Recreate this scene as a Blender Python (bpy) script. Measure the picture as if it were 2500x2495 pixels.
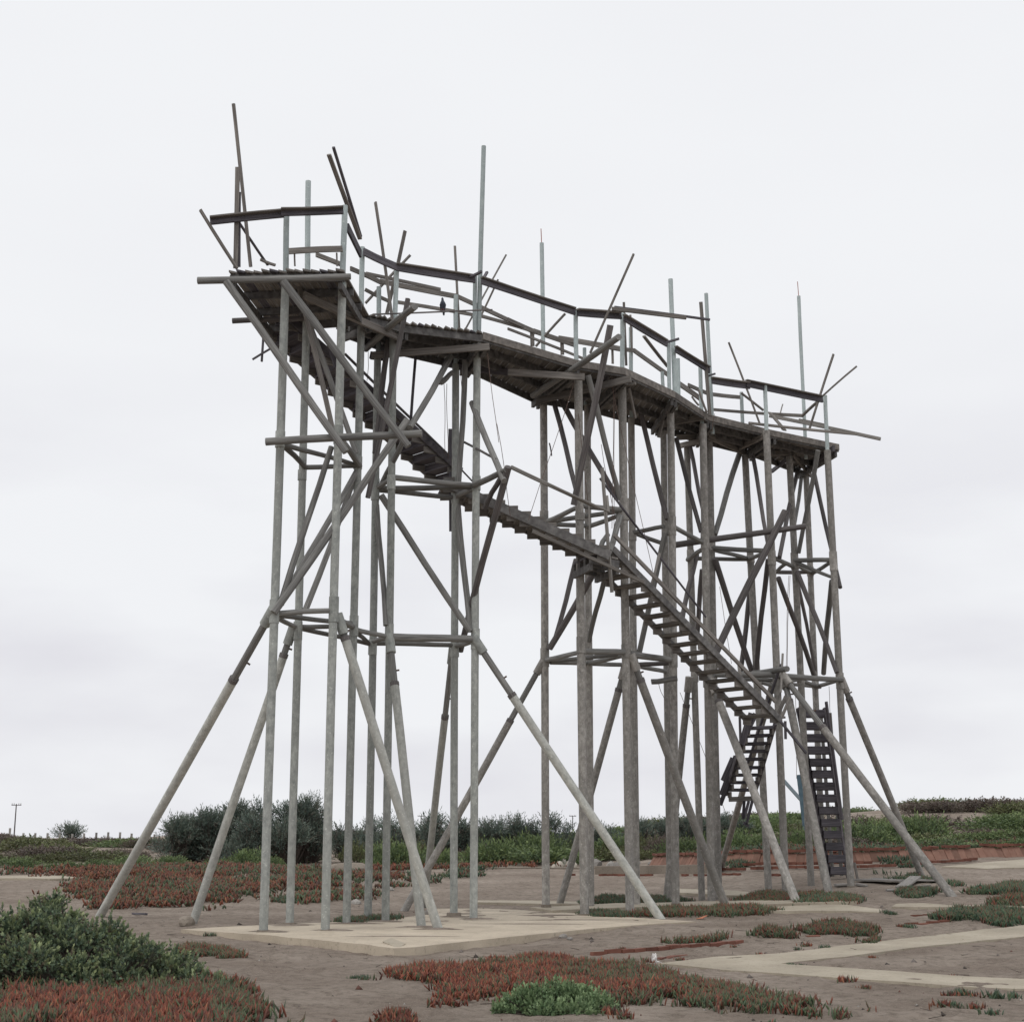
import bpy, bmesh, math, random
import numpy as np
from mathutils import Vector, Matrix

random.seed(7)
rng = np.random.default_rng(7)
scene = bpy.context.scene
for o in list(bpy.data.objects):
    bpy.data.objects.remove(o)
col = scene.collection

# ------------------------------------------------------------------ camera
EYE = 1.6
PITCH = math.radians(12.5)
cam_d = bpy.data.cameras.new('camera')
cam_d.sensor_fit = 'HORIZONTAL'
cam_d.sensor_width = 56.0
cam_d.lens = 80.0
cam_d.clip_start = 0.1
cam_d.clip_end = 3000
cam = bpy.data.objects.new('camera', cam_d)
cam.location = (0, 0, EYE)
cam.rotation_euler = (math.pi / 2 + PITCH, 0, 0)
col.objects.link(cam)
scene.camera = cam

# ------------------------------------------------------------------ sky (overcast)
SUN_EL, SUN_AZ = 58.0, 215.0          # degrees; azimuth from +Y clockwise: behind the camera, left
world = bpy.data.worlds.new('World')
scene.world = world
world.use_nodes = True
wn = world.node_tree.nodes
wl = world.node_tree.links
wn.clear()
w_out = wn.new('ShaderNodeOutputWorld')
w_sky = wn.new('ShaderNodeTexSky')
w_sky.sky_type = 'NISHITA'
w_sky.sun_disc = False
w_sky.sun_elevation = math.radians(SUN_EL)
w_sky.sun_rotation = math.radians(SUN_AZ)
w_sky.dust_density = 5.0
w_sky.air_density = 1.0
w_bg1 = wn.new('ShaderNodeBackground')
w_bg1.inputs['Strength'].default_value = 0.06
wl.new(w_sky.outputs['Color'], w_bg1.inputs['Color'])
# even cloud deck over the clear sky
w_tc = wn.new('ShaderNodeTexCoord')
w_map = wn.new('ShaderNodeMapping')
w_map.inputs['Scale'].default_value = (1.0, 1.0, 3.2)
wl.new(w_tc.outputs['Generated'], w_map.inputs['Vector'])
w_no = wn.new('ShaderNodeTexNoise')
w_no.inputs['Scale'].default_value = 3.6
w_no.inputs['Detail'].default_value = 6.0
w_no.inputs['Roughness'].default_value = 0.45
wl.new(w_map.outputs['Vector'], w_no.inputs['Vector'])
w_cr = wn.new('ShaderNodeValToRGB')
w_cr.color_ramp.elements[0].position = 0.36
w_cr.color_ramp.elements[0].color = (0.755, 0.75, 0.805, 1)
w_cr.color_ramp.elements[1].position = 0.60
w_cr.color_ramp.elements[1].color = (0.915, 0.927, 0.955, 1)
wl.new(w_no.outputs['Fac'], w_cr.inputs['Fac'])
# cloud deck thickens (greyer) towards the horizon all round
w_sep = wn.new('ShaderNodeSeparateXYZ')
wl.new(w_tc.outputs['Generated'], w_sep.inputs['Vector'])
w_mr = wn.new('ShaderNodeMapRange')
w_mr.inputs['From Min'].default_value = 0.12
w_mr.inputs['From Max'].default_value = 0.34
w_mr.inputs['To Min'].default_value = 0.15
w_mr.inputs['To Max'].default_value = 0.92
wl.new(w_sep.outputs['Z'], w_mr.inputs['Value'])
w_mix2 = wn.new('ShaderNodeMix')
w_mix2.data_type = 'RGBA'
wl.new(w_mr.outputs['Result'], w_mix2.inputs['Factor'])
wl.new(w_cr.outputs['Color'], w_mix2.inputs['A'])
w_mix2.inputs['B'].default_value = (0.925, 0.936, 0.96, 1)
w_bg2 = wn.new('ShaderNodeBackground')
w_bg2.inputs['Strength'].default_value = 1.0
wl.new(w_mix2.outputs['Result'], w_bg2.inputs['Color'])
w_ms = wn.new('ShaderNodeMixShader')
w_ms.inputs['Fac'].default_value = 0.95
wl.new(w_bg1.outputs['Background'], w_ms.inputs[1])
wl.new(w_bg2.outputs['Background'], w_ms.inputs[2])
wl.new(w_ms.outputs['Shader'], w_out.inputs['Surface'])

sun_d = bpy.data.lights.new('sun', 'SUN')
sun_d.energy = 0.85
sun_d.angle = math.radians(35)
sun_d.color = (1.0, 0.96, 0.90)
sun = bpy.data.objects.new('sun', sun_d)
sun.rotation_euler = (math.radians(90 - SUN_EL), 0, math.radians(180 - SUN_AZ))
sun.location = (-20, -20, 40)
col.objects.link(sun)

scene.view_settings.view_transform = 'Standard'
scene.view_settings.look = 'None'
scene.view_settings.exposure = 0.0
scene.view_settings.gamma = 1.0
scene.view_settings.use_curve_mapping = False
scene.render.engine = 'CYCLES'
scene.cycles.max_bounces = 6
scene.render.resolution_x = 1024
scene.render.resolution_y = 1021

# ------------------------------------------------------------------ measuring helpers
F = 2500 * 80 / 56
CX, CY = 1250.0, 1247.5
CP, SP = math.cos(PITCH), math.sin(PITCH)

def ray(x, y):
    u = (x - CX) / F
    v = (CY - y) / F
    return Vector((u, CP - v * SP, SP + v * CP))

def W(x, y, Y):
    """world point seen at photo pixel x, y that stands Y metres ahead"""
    d = ray(x, y)
    t = Y / d.y
    return Vector((d.x * t, Y, EYE + d.z * t))

def WZ(x, y, z):
    d = ray(x, y)
    t = (z - EYE) / d.z
    return Vector((d.x * t, d.y * t, z))

def sstep(a, b, x):
    t = np.clip((np.asarray(x, float) - a) / (b - a), 0, 1)
    return t * t * (3 - 2 * t)

_perm = rng.random((256, 256))
def vnoise(x, y):
    x = np.asarray(x, float); y = np.asarray(y, float)
    xi = np.floor(x).astype(int); yi = np.floor(y).astype(int)
    fx = x - xi; fy = y - yi
    fx = fx * fx * (3 - 2 * fx); fy = fy * fy * (3 - 2 * fy)
    g = lambda a, b: _perm[a & 255, b & 255]
    return (g(xi, yi) * (1 - fx) + g(xi + 1, yi) * fx) * (1 - fy) + (g(xi, yi + 1) * (1 - fx) + g(xi + 1, yi + 1) * fx) * fy

def gz(x, y):
    """height of the sand"""
    x = np.asarray(x, float); y = np.asarray(y, float)
    z = -0.10 * (1 - sstep(23, 28.5, y))
    z = z + 0.36 * sstep(2.5, 10, x) * sstep(25, 33, y)
    z = z + 0.45 * sstep(35, 50, y)
    z = z + 0.22 * sstep(36, 46, y) * sstep(3, 9, x)
    # dune rising behind
    z = z + 0.85 * sstep(52, 85, y) * (1 - 0.25 * sstep(-6, 4, x))
    z = z + 1.15 * sstep(49, 85, y) * sstep(6, 26, x) + 0.3 * sstep(55, 95, y) * sstep(20, 40, x)
    z = z + (vnoise(x * .09 + 3, y * .09) - .5) * 0.9 * sstep(52, 80, y)
    z = z + (vnoise(x * .5 + 9, y * .5 + 4) - .5) * 0.10 * sstep(31, 45, y) * (1 - 0.6 * sstep(-4, 0, x))
    near = 1 - sstep(34, 46, y)
    z = z + (vnoise(x * 1.3, y * 1.3) - .5) * 0.035 + (vnoise(x * 3.1 + 7, y * 3.1) - .5) * (0.014 + .018 * near) + (vnoise(x * 7.3 + 1, y * 6.1) - .5) * .022 * near
    z = z - 2.0 * sstep(170, 330, y)
    return z

_T = 5.0 * 1.012 ** np.arange(380)
def G(x, y):
    """point on the sand seen at photo pixel x, y"""
    d = ray(x, y)
    f = EYE + d.z * _T - gz(d.x * _T, d.y * _T)
    k = np.nonzero(f <= 0)[0]
    k = int(k[0]) if len(k) else len(_T) - 1
    lo, hi = _T[max(k - 1, 0)], _T[k]
    t = np.linspace(lo, hi, 60)
    f = EYE + d.z * t - gz(d.x * t, d.y * t)
    k = np.nonzero(f <= 0)[0]
    t = float(t[int(k[0])]) if len(k) else float(hi)
    return Vector((d.x * t, d.y * t, float(gz(d.x * t, d.y * t))))

# ------------------------------------------------------------------ materials
def nodes(name):
    m = bpy.data.materials.new(name)
    m.use_nodes = True
    nt = m.node_tree
    b = nt.nodes['Principled BSDF']
    b.inputs['Roughness'].default_value = 0.85
    b.inputs['Specular IOR Level'].default_value = 0.25
    return m, nt, b

def ramp(nt, src, stops):
    r = nt.nodes.new('ShaderNodeValToRGB')
    e = r.color_ramp.elements
    while len(e) > 1:
        e.remove(e[-1])
    e[0].position = stops[0][0]
    e[0].color = (*stops[0][1], 1)
    for p, c in stops[1:]:
        k = e.new(p)
        k.color = (*c, 1)
    nt.links.new(src, r.inputs['Fac'])
    return r.outputs['Color']

def noise(nt, scale, detail=4, vec=None, rough=0.55, stretch=None, rand=True, coord='Object'):
    tc = nt.nodes.new('ShaderNodeTexCoord')
    mp = nt.nodes.new('ShaderNodeMapping')
    nt.links.new(tc.outputs[coord], mp.inputs['Vector'])
    if stretch:
        mp.inputs['Scale'].default_value = stretch
    n = nt.nodes.new('ShaderNodeTexNoise')
    n.noise_dimensions = '4D'
    n.inputs['Scale'].default_value = scale
    n.inputs['Detail'].default_value = detail
    n.inputs['Roughness'].default_value = rough
    nt.links.new(mp.outputs['Vector'], n.inputs['Vector'])
    if rand:
        oi = nt.nodes.new('ShaderNodeObjectInfo')
        mu = nt.nodes.new('ShaderNodeMath')
        mu.operation = 'MULTIPLY'
        mu.inputs[1].default_value = 37.0
        nt.links.new(oi.outputs['Random'], mu.inputs[0])
        nt.links.new(mu.outputs[0], n.inputs['W'])
    return n.outputs['Fac']

def mixc(nt, a, b, fac, mode='MIX'):
    m = nt.nodes.new('ShaderNodeMix')
    m.data_type = 'RGBA'
    m.blend_type = mode
    for sock, v in (('A', a), ('B', b)):
        if hasattr(v, 'links'):
            nt.links.new(v, m.inputs[sock])
        else:
            m.inputs[sock].default_value = (*v, 1)
    if hasattr(fac, 'links'):
        nt.links.new(fac, m.inputs['Factor'])
    else:
        m.inputs['Factor'].default_value = fac
    return m.outputs['Result']

def bump(nt, b, h, strength, dist=0.02):
    bp = nt.nodes.new('ShaderNodeBump')
    bp.inputs['Strength'].default_value = strength
    bp.inputs['Distance'].default_value = dist
    nt.links.new(h, bp.inputs['Height'])
    nt.links.new(bp.outputs['Normal'], b.inputs['Normal'])

def objvar(nt, c, lo, hi):
    """each piece a little lighter or darker"""
    oi = nt.nodes.new('ShaderNodeObjectInfo')
    mr = nt.nodes.new('ShaderNodeMapRange')
    mr.inputs['To Min'].default_value = lo
    mr.inputs['To Max'].default_value = hi
    nt.links.new(oi.outputs['Random'], mr.inputs['Value'])
    hs = nt.nodes.new('ShaderNodeHueSaturation')
    nt.links.new(mr.outputs['Result'], hs.inputs['Value'])
    nt.links.new(c, hs.inputs['Color'])
    return hs.outputs['Color']

def pipe_mat(name, dark, mid, light, lo=.8, hi=1.15):
    m, nt, b = nodes(name)
    n1 = noise(nt, 13.0, 6, stretch=(1, 1, .6), rough=.68)
    c = ramp(nt, n1, [(.30, dark), (.5, mid), (.70, light)])
    n2 = noise(nt, 1.1, 3, stretch=(1, 1, .35))
    c = mixc(nt, c, tuple(v * .72 for v in mid), ramp(nt, n2, [(.45, (0, 0, 0)), (.72, (.8, .8, .8))]))
    n3 = noise(nt, 30, 2)
    c = mixc(nt, c, tuple(min(1, v * 1.35) for v in light), ramp(nt, n3, [(.62, (0, 0, 0)), (.70, (.55, .55, .55))]))
    # rain streaks running along the pipe
    n4 = noise(nt, 7, 4, stretch=(5, 5, .12))
    c = mixc(nt, c, tuple(v * .6 for v in dark), ramp(nt, n4, [(.56, (0, 0, 0)), (.78, (.4, .4, .4))]))
    c = objvar(nt, c, lo, hi)
    nt.links.new(c, b.inputs['Base Color'])
    bump(nt, b, n1, .25, .01)
    return m

def wood_mat(name, dark, mid, light, lo=.8, hi=1.2, st=(6, 6, .22)):
    m, nt, b = nodes(name)
    g = noise(nt, 9, 6, stretch=st)
    c = ramp(nt, g, [(.28, dark), (.5, mid), (.74, light)])
    n2 = noise(nt, 2.2, 3, stretch=(1, 1, .3))
    c = mixc(nt, c, dark, ramp(nt, n2, [(.5, (0, 0, 0)), (.78, (.7, .7, .7))]))
    c = objvar(nt, c, lo, hi)
    nt.links.new(c, b.inputs['Base Color'])
    bump(nt, b, g, .5, .01)
    return m

M = {}
M['pipe'] = pipe_mat('weathered_grey_pipe', (0.2229, 0.2374, 0.2297), (0.3511, 0.3648, 0.3446), (0.4794, 0.4979, 0.4656))
M['pipe_old'] = pipe_mat('stained_grey_pipe', (0.1817, 0.1747, 0.1667), (0.3081, 0.2931, 0.2706), (0.4898, 0.4678, 0.4405))
M['leg'] = pipe_mat('pale_grey_leg', (0.2967, 0.3049, 0.2860), (0.4396, 0.4435, 0.4120), (0.5606, 0.5655, 0.5263))
M['rail_pipe'] = pipe_mat('pale_blue_grey_pipe', (0.3643, 0.4250, 0.4250), (0.4453, 0.5060, 0.5060), (0.5262, 0.5870, 0.5768))
M['pole'] = wood_mat('grey_round_timber', (0.1013, 0.0997, 0.0988), (0.1967, 0.1932, 0.1843), (0.3218, 0.3179, 0.3028))
M['dark_pole'] = wood_mat('dark_round_timber', (0.0708, 0.0651, 0.0654), (0.1345, 0.1229, 0.1215), (0.2266, 0.2096, 0.2024))
M['timber'] = wood_mat('weathered_brown_timber', (0.0931, 0.0847, 0.0804), (0.1997, 0.1833, 0.1681), (0.3328, 0.3105, 0.2850))
M['dark_timber'] = wood_mat('dark_brown_timber', (0.0464, 0.0436, 0.0504), (0.1082, 0.1005, 0.1132), (0.1856, 0.1757, 0.1920))
M['pale_timber'] = wood_mat('bleached_grey_timber', (0.1693, 0.1621, 0.1521), (0.2857, 0.2702, 0.2535), (0.4232, 0.4053, 0.3775))
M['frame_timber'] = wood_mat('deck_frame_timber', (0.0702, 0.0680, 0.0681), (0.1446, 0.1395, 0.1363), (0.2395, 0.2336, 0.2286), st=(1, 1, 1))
M['fascia'] = wood_mat('fascia_board_timber', (.11, .10, .093), (.20, .182, .166), (.30, .275, .25), st=(1, 1, 1))
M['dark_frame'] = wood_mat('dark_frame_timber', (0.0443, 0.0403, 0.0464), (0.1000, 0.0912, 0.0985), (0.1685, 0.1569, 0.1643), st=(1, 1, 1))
m, nt, b = nodes('rusty_wire'); b.inputs['Base Color'].default_value = (.13, .09, .075, 1); M['wire'] = m
m, nt, b = nodes('red_rod'); b.inputs['Base Color'].default_value = (.35, .13, .10, 1); M['rod'] = m

m, nt, b = nodes('grey_sand')
n1 = noise(nt, .55, 5, rand=False)
c = ramp(nt, n1, [(.35, (.25, .203, .168)), (.55, (.338, .285, .240)), (.75, (.435, .367, .312))])
n2 = noise(nt, 6, 6, rand=False, rough=.7)
c = mixc(nt, c, (.15, .122, .098), ramp(nt, n2, [(.46, (0, 0, 0)), (.68, (.85, .85, .85))]))
n3 = noise(nt, 55, 4, rand=False, rough=.75)
c = mixc(nt, c, (.47, .42, .37), ramp(nt, n3, [(.53, (0, 0, 0)), (.68, (.8, .8, .8))]))
n4 = noise(nt, 26, 3, rand=False)
c = mixc(nt, c, (.08, .065, .055), ramp(nt, n4, [(.66, (0, 0, 0)), (.74, (.7, .7, .7))]))
nt.links.new(c, b.inputs['Base Color'])
b.inputs['Roughness'].default_value = 1.0
b.inputs['Specular IOR Level'].default_value = 0.05
hh = mixc(nt, n2, n3, .35)
bump(nt, b, hh, 1.0, .10)
M['sand'] = m

def concrete(name, dark, mid, light):
    m, nt, b = nodes(name)
    n1 = noise(nt, 1.0, 5)
    c = ramp(nt, n1, [(.3, dark), (.5, mid), (.7, light)])
    n2 = noise(nt, 14, 5, rough=.7)
    c = mixc(nt, c, tuple(v * .55 for v in dark), ramp(nt, n2, [(.54, (0, 0, 0)), (.72, (.75, .75, .75))]))
    n3 = noise(nt, 60, 3)
    c = mixc(nt, c, tuple(min(1, v * 1.15) for v in light), ramp(nt, n3, [(.55, (0, 0, 0)), (.7, (.5, .5, .5))]))
    nt.links.new(c, b.inputs['Base Color'])
    bump(nt, b, n2, .4, .02)
    return m
M['slab'] = concrete('sandy_concrete', (0.3675, 0.3117, 0.2455), (0.4754, 0.4086, 0.3192), (0.5727, 0.4955, 0.3927))
M['path'] = concrete('pale_path_concrete', (0.2935, 0.2560, 0.2004), (0.3718, 0.3259, 0.2558), (0.4501, 0.4004, 0.3198))
M['kerb'] = concrete('grey_kerb_concrete', (0.1700, 0.1440, 0.1170), (0.2300, 0.1968, 0.1620), (0.3000, 0.2592, 0.2160))
M['stone'] = concrete('grey_stone', (.15, .14, .13), (.24, .225, .21), (.38, .36, .33))
M['pale_stone'] = concrete('pale_stone', (.34, .31, .26), (.48, .44, .38), (.6, .57, .5))

def brick(name, a, bcol):
    m, nt, b = nodes(name)
    n1 = noise(nt, 5, 4)
    c = ramp(nt, n1, [(.3, a), (.7, bcol)])
    c = objvar(nt, c, .75, 1.2)
    nt.links.new(c, b.inputs['Base Color'])
    bump(nt, b, n1, .4, .01)
    return m
M['brick'] = brick('red_brick', (0.1408, 0.0576, 0.0414), (0.2182, 0.0959, 0.0704))
M['tile'] = brick('faded_red_tile', (0.1960, 0.1039, 0.0777), (0.2612, 0.1540, 0.1166))
m, nt, b = nodes('white_paper'); b.inputs['Base Color'].default_value = (.72, .70, .68, 1); M['paper'] = m
m, nt, b = nodes('red_wrapper'); b.inputs['Base Color'].default_value = (.5, .2, .12, 1); M['wrapper'] = m
m, nt, b = nodes('faded_blue_paint')
n1 = noise(nt, 4, 4); nt.links.new(ramp(nt, n1, [(.3, (.075, .12, .15)), (.7, (.12, .175, .21))]), b.inputs['Base Color']); M['blue'] = m
m, nt, b = nodes('pale_blue_paint'); b.inputs['Base Color'].default_value = (.24, .29, .32, 1); M['blue_pale'] = m
m, nt, b = nodes('pigeon_feathers')
n1 = noise(nt, 20, 3); nt.links.new(ramp(nt, n1, [(.3, (.03, .035, .05)), (.7, (.09, .10, .125))]), b.inputs['Base Color']); M['feather'] = m
m, nt, b = nodes('pigeon_legs'); b.inputs['Base Color'].default_value = (.3, .12, .1, 1); M['bird_leg'] = m

def leaf_mat(name, trans=0.15):
    m, nt, b = nodes(name)
    a = nt.nodes.new('ShaderNodeAttribute')
    a.attribute_name = 'leaf_colour'
    c = objvar(nt, a.outputs['Color'], .8, 1.15)
    nt.links.new(c, b.inputs['Base Color'])
    b.inputs['Roughness'].default_value = .6
    b.inputs['Specular IOR Level'].default_value = .35
    tr = nt.nodes.new('ShaderNodeBsdfTranslucent')
    nt.links.new(c, tr.inputs['Color'])
    mx = nt.nodes.new('ShaderNodeMixShader')
    mx.inputs['Fac'].default_value = trans
    nt.links.new(b.outputs['BSDF'], mx.inputs[1])
    nt.links.new(tr.outputs['BSDF'], mx.inputs[2])
    out = [n for n in nt.nodes if n.type == 'OUTPUT_MATERIAL'][0]
    nt.links.new(mx.outputs['Shader'], out.inputs['Surface'])
    return m
M['leaf'] = leaf_mat('shrub_leaves')
M['succulent'] = leaf_mat('ice_plant_fingers', .1)
m, nt, b = nodes('twig_bark'); b.inputs['Base Color'].default_value = (.085, .068, .058, 1); M['twig'] = m

# ------------------------------------------------------------------ mesh helpers
def link(name, me, mat, parent=None, mw=None, **props):
    o = bpy.data.objects.new(name, me)
    col.objects.link(o)
    if mat and not me.materials:
        me.materials.append(mat)
    if parent is not None:
        o.parent = parent
        pw = WORLD.get(parent.as_pointer(), Matrix.Identity(4))
        o.matrix_parent_inverse = pw.inverted()
    if mw is not None:
        o.matrix_basis = mw
    WORLD[o.as_pointer()] = mw.copy() if mw is not None else Matrix.Identity(4)
    for k, v in props.items():
        o[k] = v
    return o
WORLD = {}

def thing(name, loc, label, cat, group=None):
    o = bpy.data.objects.new(name, None)
    col.objects.link(o)
    o.empty_display_size = .3
    o.location = loc
    WORLD[o.as_pointer()] = Matrix.Translation(Vector(loc))
    tag(o, label, cat, group)
    return o

def tag(o, label, cat, group=None):
    o['label'] = label
    o['category'] = cat
    if group:
        o['group'] = group
    return o

def mesh(name, verts, faces, smooth_angle=None):
    me = bpy.data.meshes.new(name)
    me.from_pydata([tuple(v) for v in verts], [], faces)
    me.update()
    if smooth_angle:
        me.shade_smooth()
        me.set_sharp_from_angle(angle=math.radians(smooth_angle))
    return me

def frame_at(a, b, roll=0.0):
    """matrix with z along a->b, origin at a; x horizontal"""
    z = (b - a).normalized()
    up = Vector((0, 0, 1))
    if abs(z.dot(up)) > .995:
        x = Vector((1, 0, 0))
    else:
        x = up.cross(z).normalized()
    y = z.cross(x).normalized()
    x = y.cross(z).normalized()
    m = Matrix((x, y, z)).transposed().to_4x4()
    m = Matrix.Translation(a) @ m @ Matrix.Rotation(roll, 4, 'Z')
    return m

def pole(name, a, b, r, mat, parent=None, r2=None, n=14, wob=0.0, segs=3, **props):
    a = Vector(a); b = Vector(b)
    L = (b - a).length
    r2 = r if r2 is None else r2
    vs, fs = [], []
    ph = random.random() * 6.28
    for i in range(segs + 1):
        t = i / segs
        rr = r + (r2 - r) * t
        ox = wob * math.sin(ph + t * 3.3) * math.sin(math.pi * t)
        oy = wob * math.cos(ph * 1.7 + t * 2.6) * math.sin(math.pi * t)
        for k in range(n):
            an = 2 * math.pi * k / n
            vs.append((ox + rr * math.cos(an), oy + rr * math.sin(an), L * t))
    for i in range(segs):
        for k in range(n):
            k2 = (k + 1) % n
            fs.append((i * n + k, i * n + k2, (i + 1) * n + k2, (i + 1) * n + k))
    fs.append(tuple(range(n - 1, -1, -1)))
    fs.append(tuple(segs * n + k for k in range(n)))
    return link(name, mesh(name, vs, fs, 50), mat, parent, frame_at(a, b), **props)

def beam(name, a, b, w, h, mat, parent=None, roll=0.0, w2=None, h2=None, bend=0.0, **props):
    """squared timber: w across (horizontal), h deep"""
    a = Vector(a); b = Vector(b)
    L = (b - a).length
    w2 = w if w2 is None else w2
    h2 = h if h2 is None else h2
    vs, fs = [], []
    segs = 3 if bend else 1
    ch = min(w, h) * .12
    for i in range(segs + 1):
        t = i / segs
        ww = (w + (w2 - w) * t) / 2
        hh = (h + (h2 - h) * t) / 2
        oy = bend * math.sin(math.pi * t)
        for (sx, sy, cx, cy) in ((-1, -1, 1, 0), (-1, -1, 0, 1), (-1, 1, 0, -1), (-1, 1, 1, 0), (1, 1, -1, 0), (1, 1, 0, -1), (1, -1, 0, 1), (1, -1, -1, 0)):
            vs.append((sx * ww + cx * ch, sy * hh + cy * ch + oy, L * t))
    for i in range(segs):
        for k in range(8):
            k2 = (k + 1) % 8
            fs.append((i * 8 + k, (i + 1) * 8 + k, (i + 1) * 8 + k2, i * 8 + k2))
    fs.append(tuple(range(8)))
    fs.append(tuple(segs * 8 + k for k in range(7, -1, -1)))
    return link(name, mesh(name, vs, fs), mat, parent, frame_at(a, b, roll), **props)

def slab(name, pts, top, th, mat, parent=None, **props):
    """flat-ish polygon sheet with thickness; pts (x, y); top: z or function"""
    n = len(pts)
    zs = [top(x, y) if callable(top) else top for x, y in pts]
    bm = bmesh.new()
    vt = [bm.verts.new((x, y, z)) for (x, y), z in zip(pts, zs)]
    vb = [bm.verts.new((x, y, z - th)) for (x, y), z in zip(pts, zs)]
    bm.faces.new(vt)
    bm.faces.new(vb[::-1])
    for i in range(n):
        j = (i + 1) % n
        bm.faces.new((vt[j], vt[i], vb[i], vb[j]))
    bmesh.ops.triangulate(bm, faces=[f for f in bm.faces if len(f.verts) > 4])
    bmesh.ops.recalc_face_normals(bm, faces=bm.faces)
    me = bpy.data.meshes.new(name)
    bm.to_mesh(me)
    bm.free()
    return link(name, me, mat, parent, Matrix.Identity(4), **props)

# ================================================================== GROUND
def build_ground():
    xs = np.concatenate([np.linspace(-420, -60, 14)[:-1], np.linspace(-60, -14, 47)[:-1], np.linspace(-14, 16, 321)[:-1], np.linspace(16, 60, 45)[:-1], np.linspace(60, 420, 14)])
    ys = np.concatenate([np.linspace(-120, 4, 10)[:-1], np.linspace(4, 11, 8)[:-1], np.linspace(11, 30, 300)[:-1], np.linspace(30, 60, 130)[:-1], np.linspace(60, 130, 71)[:-1], np.linspace(130, 900, 14)])
    X, Y = np.meshgrid(xs, ys)
    Z = gz(X, Y)
    # trodden tracks across the near sand
    for (x0, y0, x1, y1, n) in ((-2.4, 13, -3.6, 24, 30), (-1.6, 13, 3.5, 24.5, 34), (1.5, 19.5, 9.5, 21.5, 26), (3.5, 13.5, 6.2, 19, 16), (-5.5, 24.5, -.5, 20.5, 18), (6.0, 23.8, 1.8, 27, 14), (.5, 31.5, 2.2, 45, 26), (-3, 33, .5, 44, 24), (6.5, 24.5, 10.5, 30, 16)):
        dx, dy = x1 - x0, y1 - y0
        L = math.hypot(dx, dy)
        tx, ty = dx / L, dy / L
        for i in range(n):
            f = (i + random.uniform(-.2, .2)) / n
            sd = .13 if i % 2 else -.13
            cx = x0 + dx * f - ty * (sd + random.uniform(-.12, .12)); cy = y0 + dy * f + tx * (sd + random.uniform(-.12, .12))
            u = (X - cx) * tx + (Y - cy) * ty
            w = -(X - cx) * ty + (Y - cy) * tx
            d2 = (u / .17) ** 2 + (w / .085) ** 2
            Z = Z - .045 * np.exp(-d2 * 1.3) + .016 * np.exp(-((np.sqrt(d2) - 1.5) ** 2) * 4)
    nx, ny = len(xs), len(ys)
    v = np.stack([X.ravel(), Y.ravel(), Z.ravel()], 1)
    i = np.arange(nx * ny).reshape(ny, nx)
    f = np.stack([i[:-1, :-1].ravel(), i[:-1, 1:].ravel(), i[1:, 1:].ravel(), i[1:, :-1].ravel()], 1)
    me = bpy.data.meshes.new('ground')
    me.vertices.add(len(v)); me.vertices.foreach_set('co', v.ravel())
    me.loops.add(f.size); me.loops.foreach_set('vertex_index', f.ravel().astype(np.int32))
    me.polygons.add(len(f)); me.polygons.foreach_set('loop_start', np.arange(0, f.size, 4, dtype=np.int32))
    me.update(); me.validate(); me.shade_smooth()
    o = link('ground', me, M['sand'])
    o['kind'] = 'structure'
build_ground()

def gxy(p):
    return [(G(x, y).x, G(x, y).y) for x, y in p]

def chipped(q, step=.45, amp=.022):
    out = []
    for (x0, y0), (x1, y1) in zip(q, q[1:] + q[:1]):
        L = math.hypot(x1 - x0, y1 - y0)
        n = max(1, min(60, int(L / step)))
        for i in range(n):
            f = i / n
            a = amp * (3 if random.random() < .07 else 1)
            out.append((x0 + (x1 - x0) * f + random.gauss(0, a), y0 + (y1 - y0) * f + random.gauss(0, a)))
    return out
# concrete footing under the left trestle, paths and strips half buried in the sand
SL = [(440, 2268), (620, 2280), (800, 2296), (975, 2315), (1010, 2311), (1200, 2291), (1450, 2266), (1600, 2254), (1700, 2249), (1560, 2240), (1440, 2231),
      (1290, 2222), (1180, 2217), (1060, 2217), (1010, 2236), (950, 2243), (820, 2250), (600, 2259)]
pts = [tuple(WZ(x, y, 0.02).xy) for x, y in SL]
pts = chipped(pts, .5, .016)
o = slab('concrete_slab', pts, 0.02, .35, M['slab']); o['kind'] = 'structure'
p = [tuple(WZ(x, y, -.02).xy) for x, y in ((934, 2308), (972, 2320), (990, 2312), (955, 2302))]
def tilted(x, y):
    return -.01 + (y - p[0][1]) * .02
o = slab('concrete_fragment', p, lambda x, y: .028 + (y - 22.4) * .03, .10, M['path'])
tag(o, 'pale broken corner piece lying at the near corner of the concrete slab', 'concrete')

def gsm(x, y):
    """sand height without the small lumps"""
    o = np.array([-.6, -.3, 0, .3, .6])
    A, B = np.meshgrid(x + o, y + o)
    return float(gz(A, B).mean())
def strip(name, px, up, th, mat, **pr):
    q = chipped(gxy(px))
    o = slab(name, q, lambda x, y: gsm(x, y) + up, th, mat)
    o['kind'] = 'structure'
    return o
strip('concrete_strip', [(1293, 2221), (1345, 2229), (1425, 2227), (1600, 2221), (1760, 2217), (1950, 2214), (2090, 2208), (2098, 2204), (1900, 2204), (1700, 2206), (1500, 2211), (1390, 2216)], .07, .3, M['path'])
strip('concrete_strip', [(1167, 2203), (1160, 2208), (1325, 2209), (1480, 2211), (1490, 2206), (1320, 2203)], .05, .3, M['path'])
strip('concrete_strip', [(1655, 2174), (1655, 2182), (1850, 2192), (1855, 2186), (1770, 2179)], .06, .3, M['path'])
strip('concrete_strip', [(1861, 2219), (1868, 2228), (2000, 2228), (2145, 2229), (2150, 2226), (2060, 2221), (2063, 2215), (1940, 2217)], .045, .3, M['path'])
strip('concrete_strip', [(2185, 2211), (2188, 2218), (2330, 2221), (2540, 2225), (2540, 2219), (2330, 2215), (2250, 2209)], .05, .3, M['path'])
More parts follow.
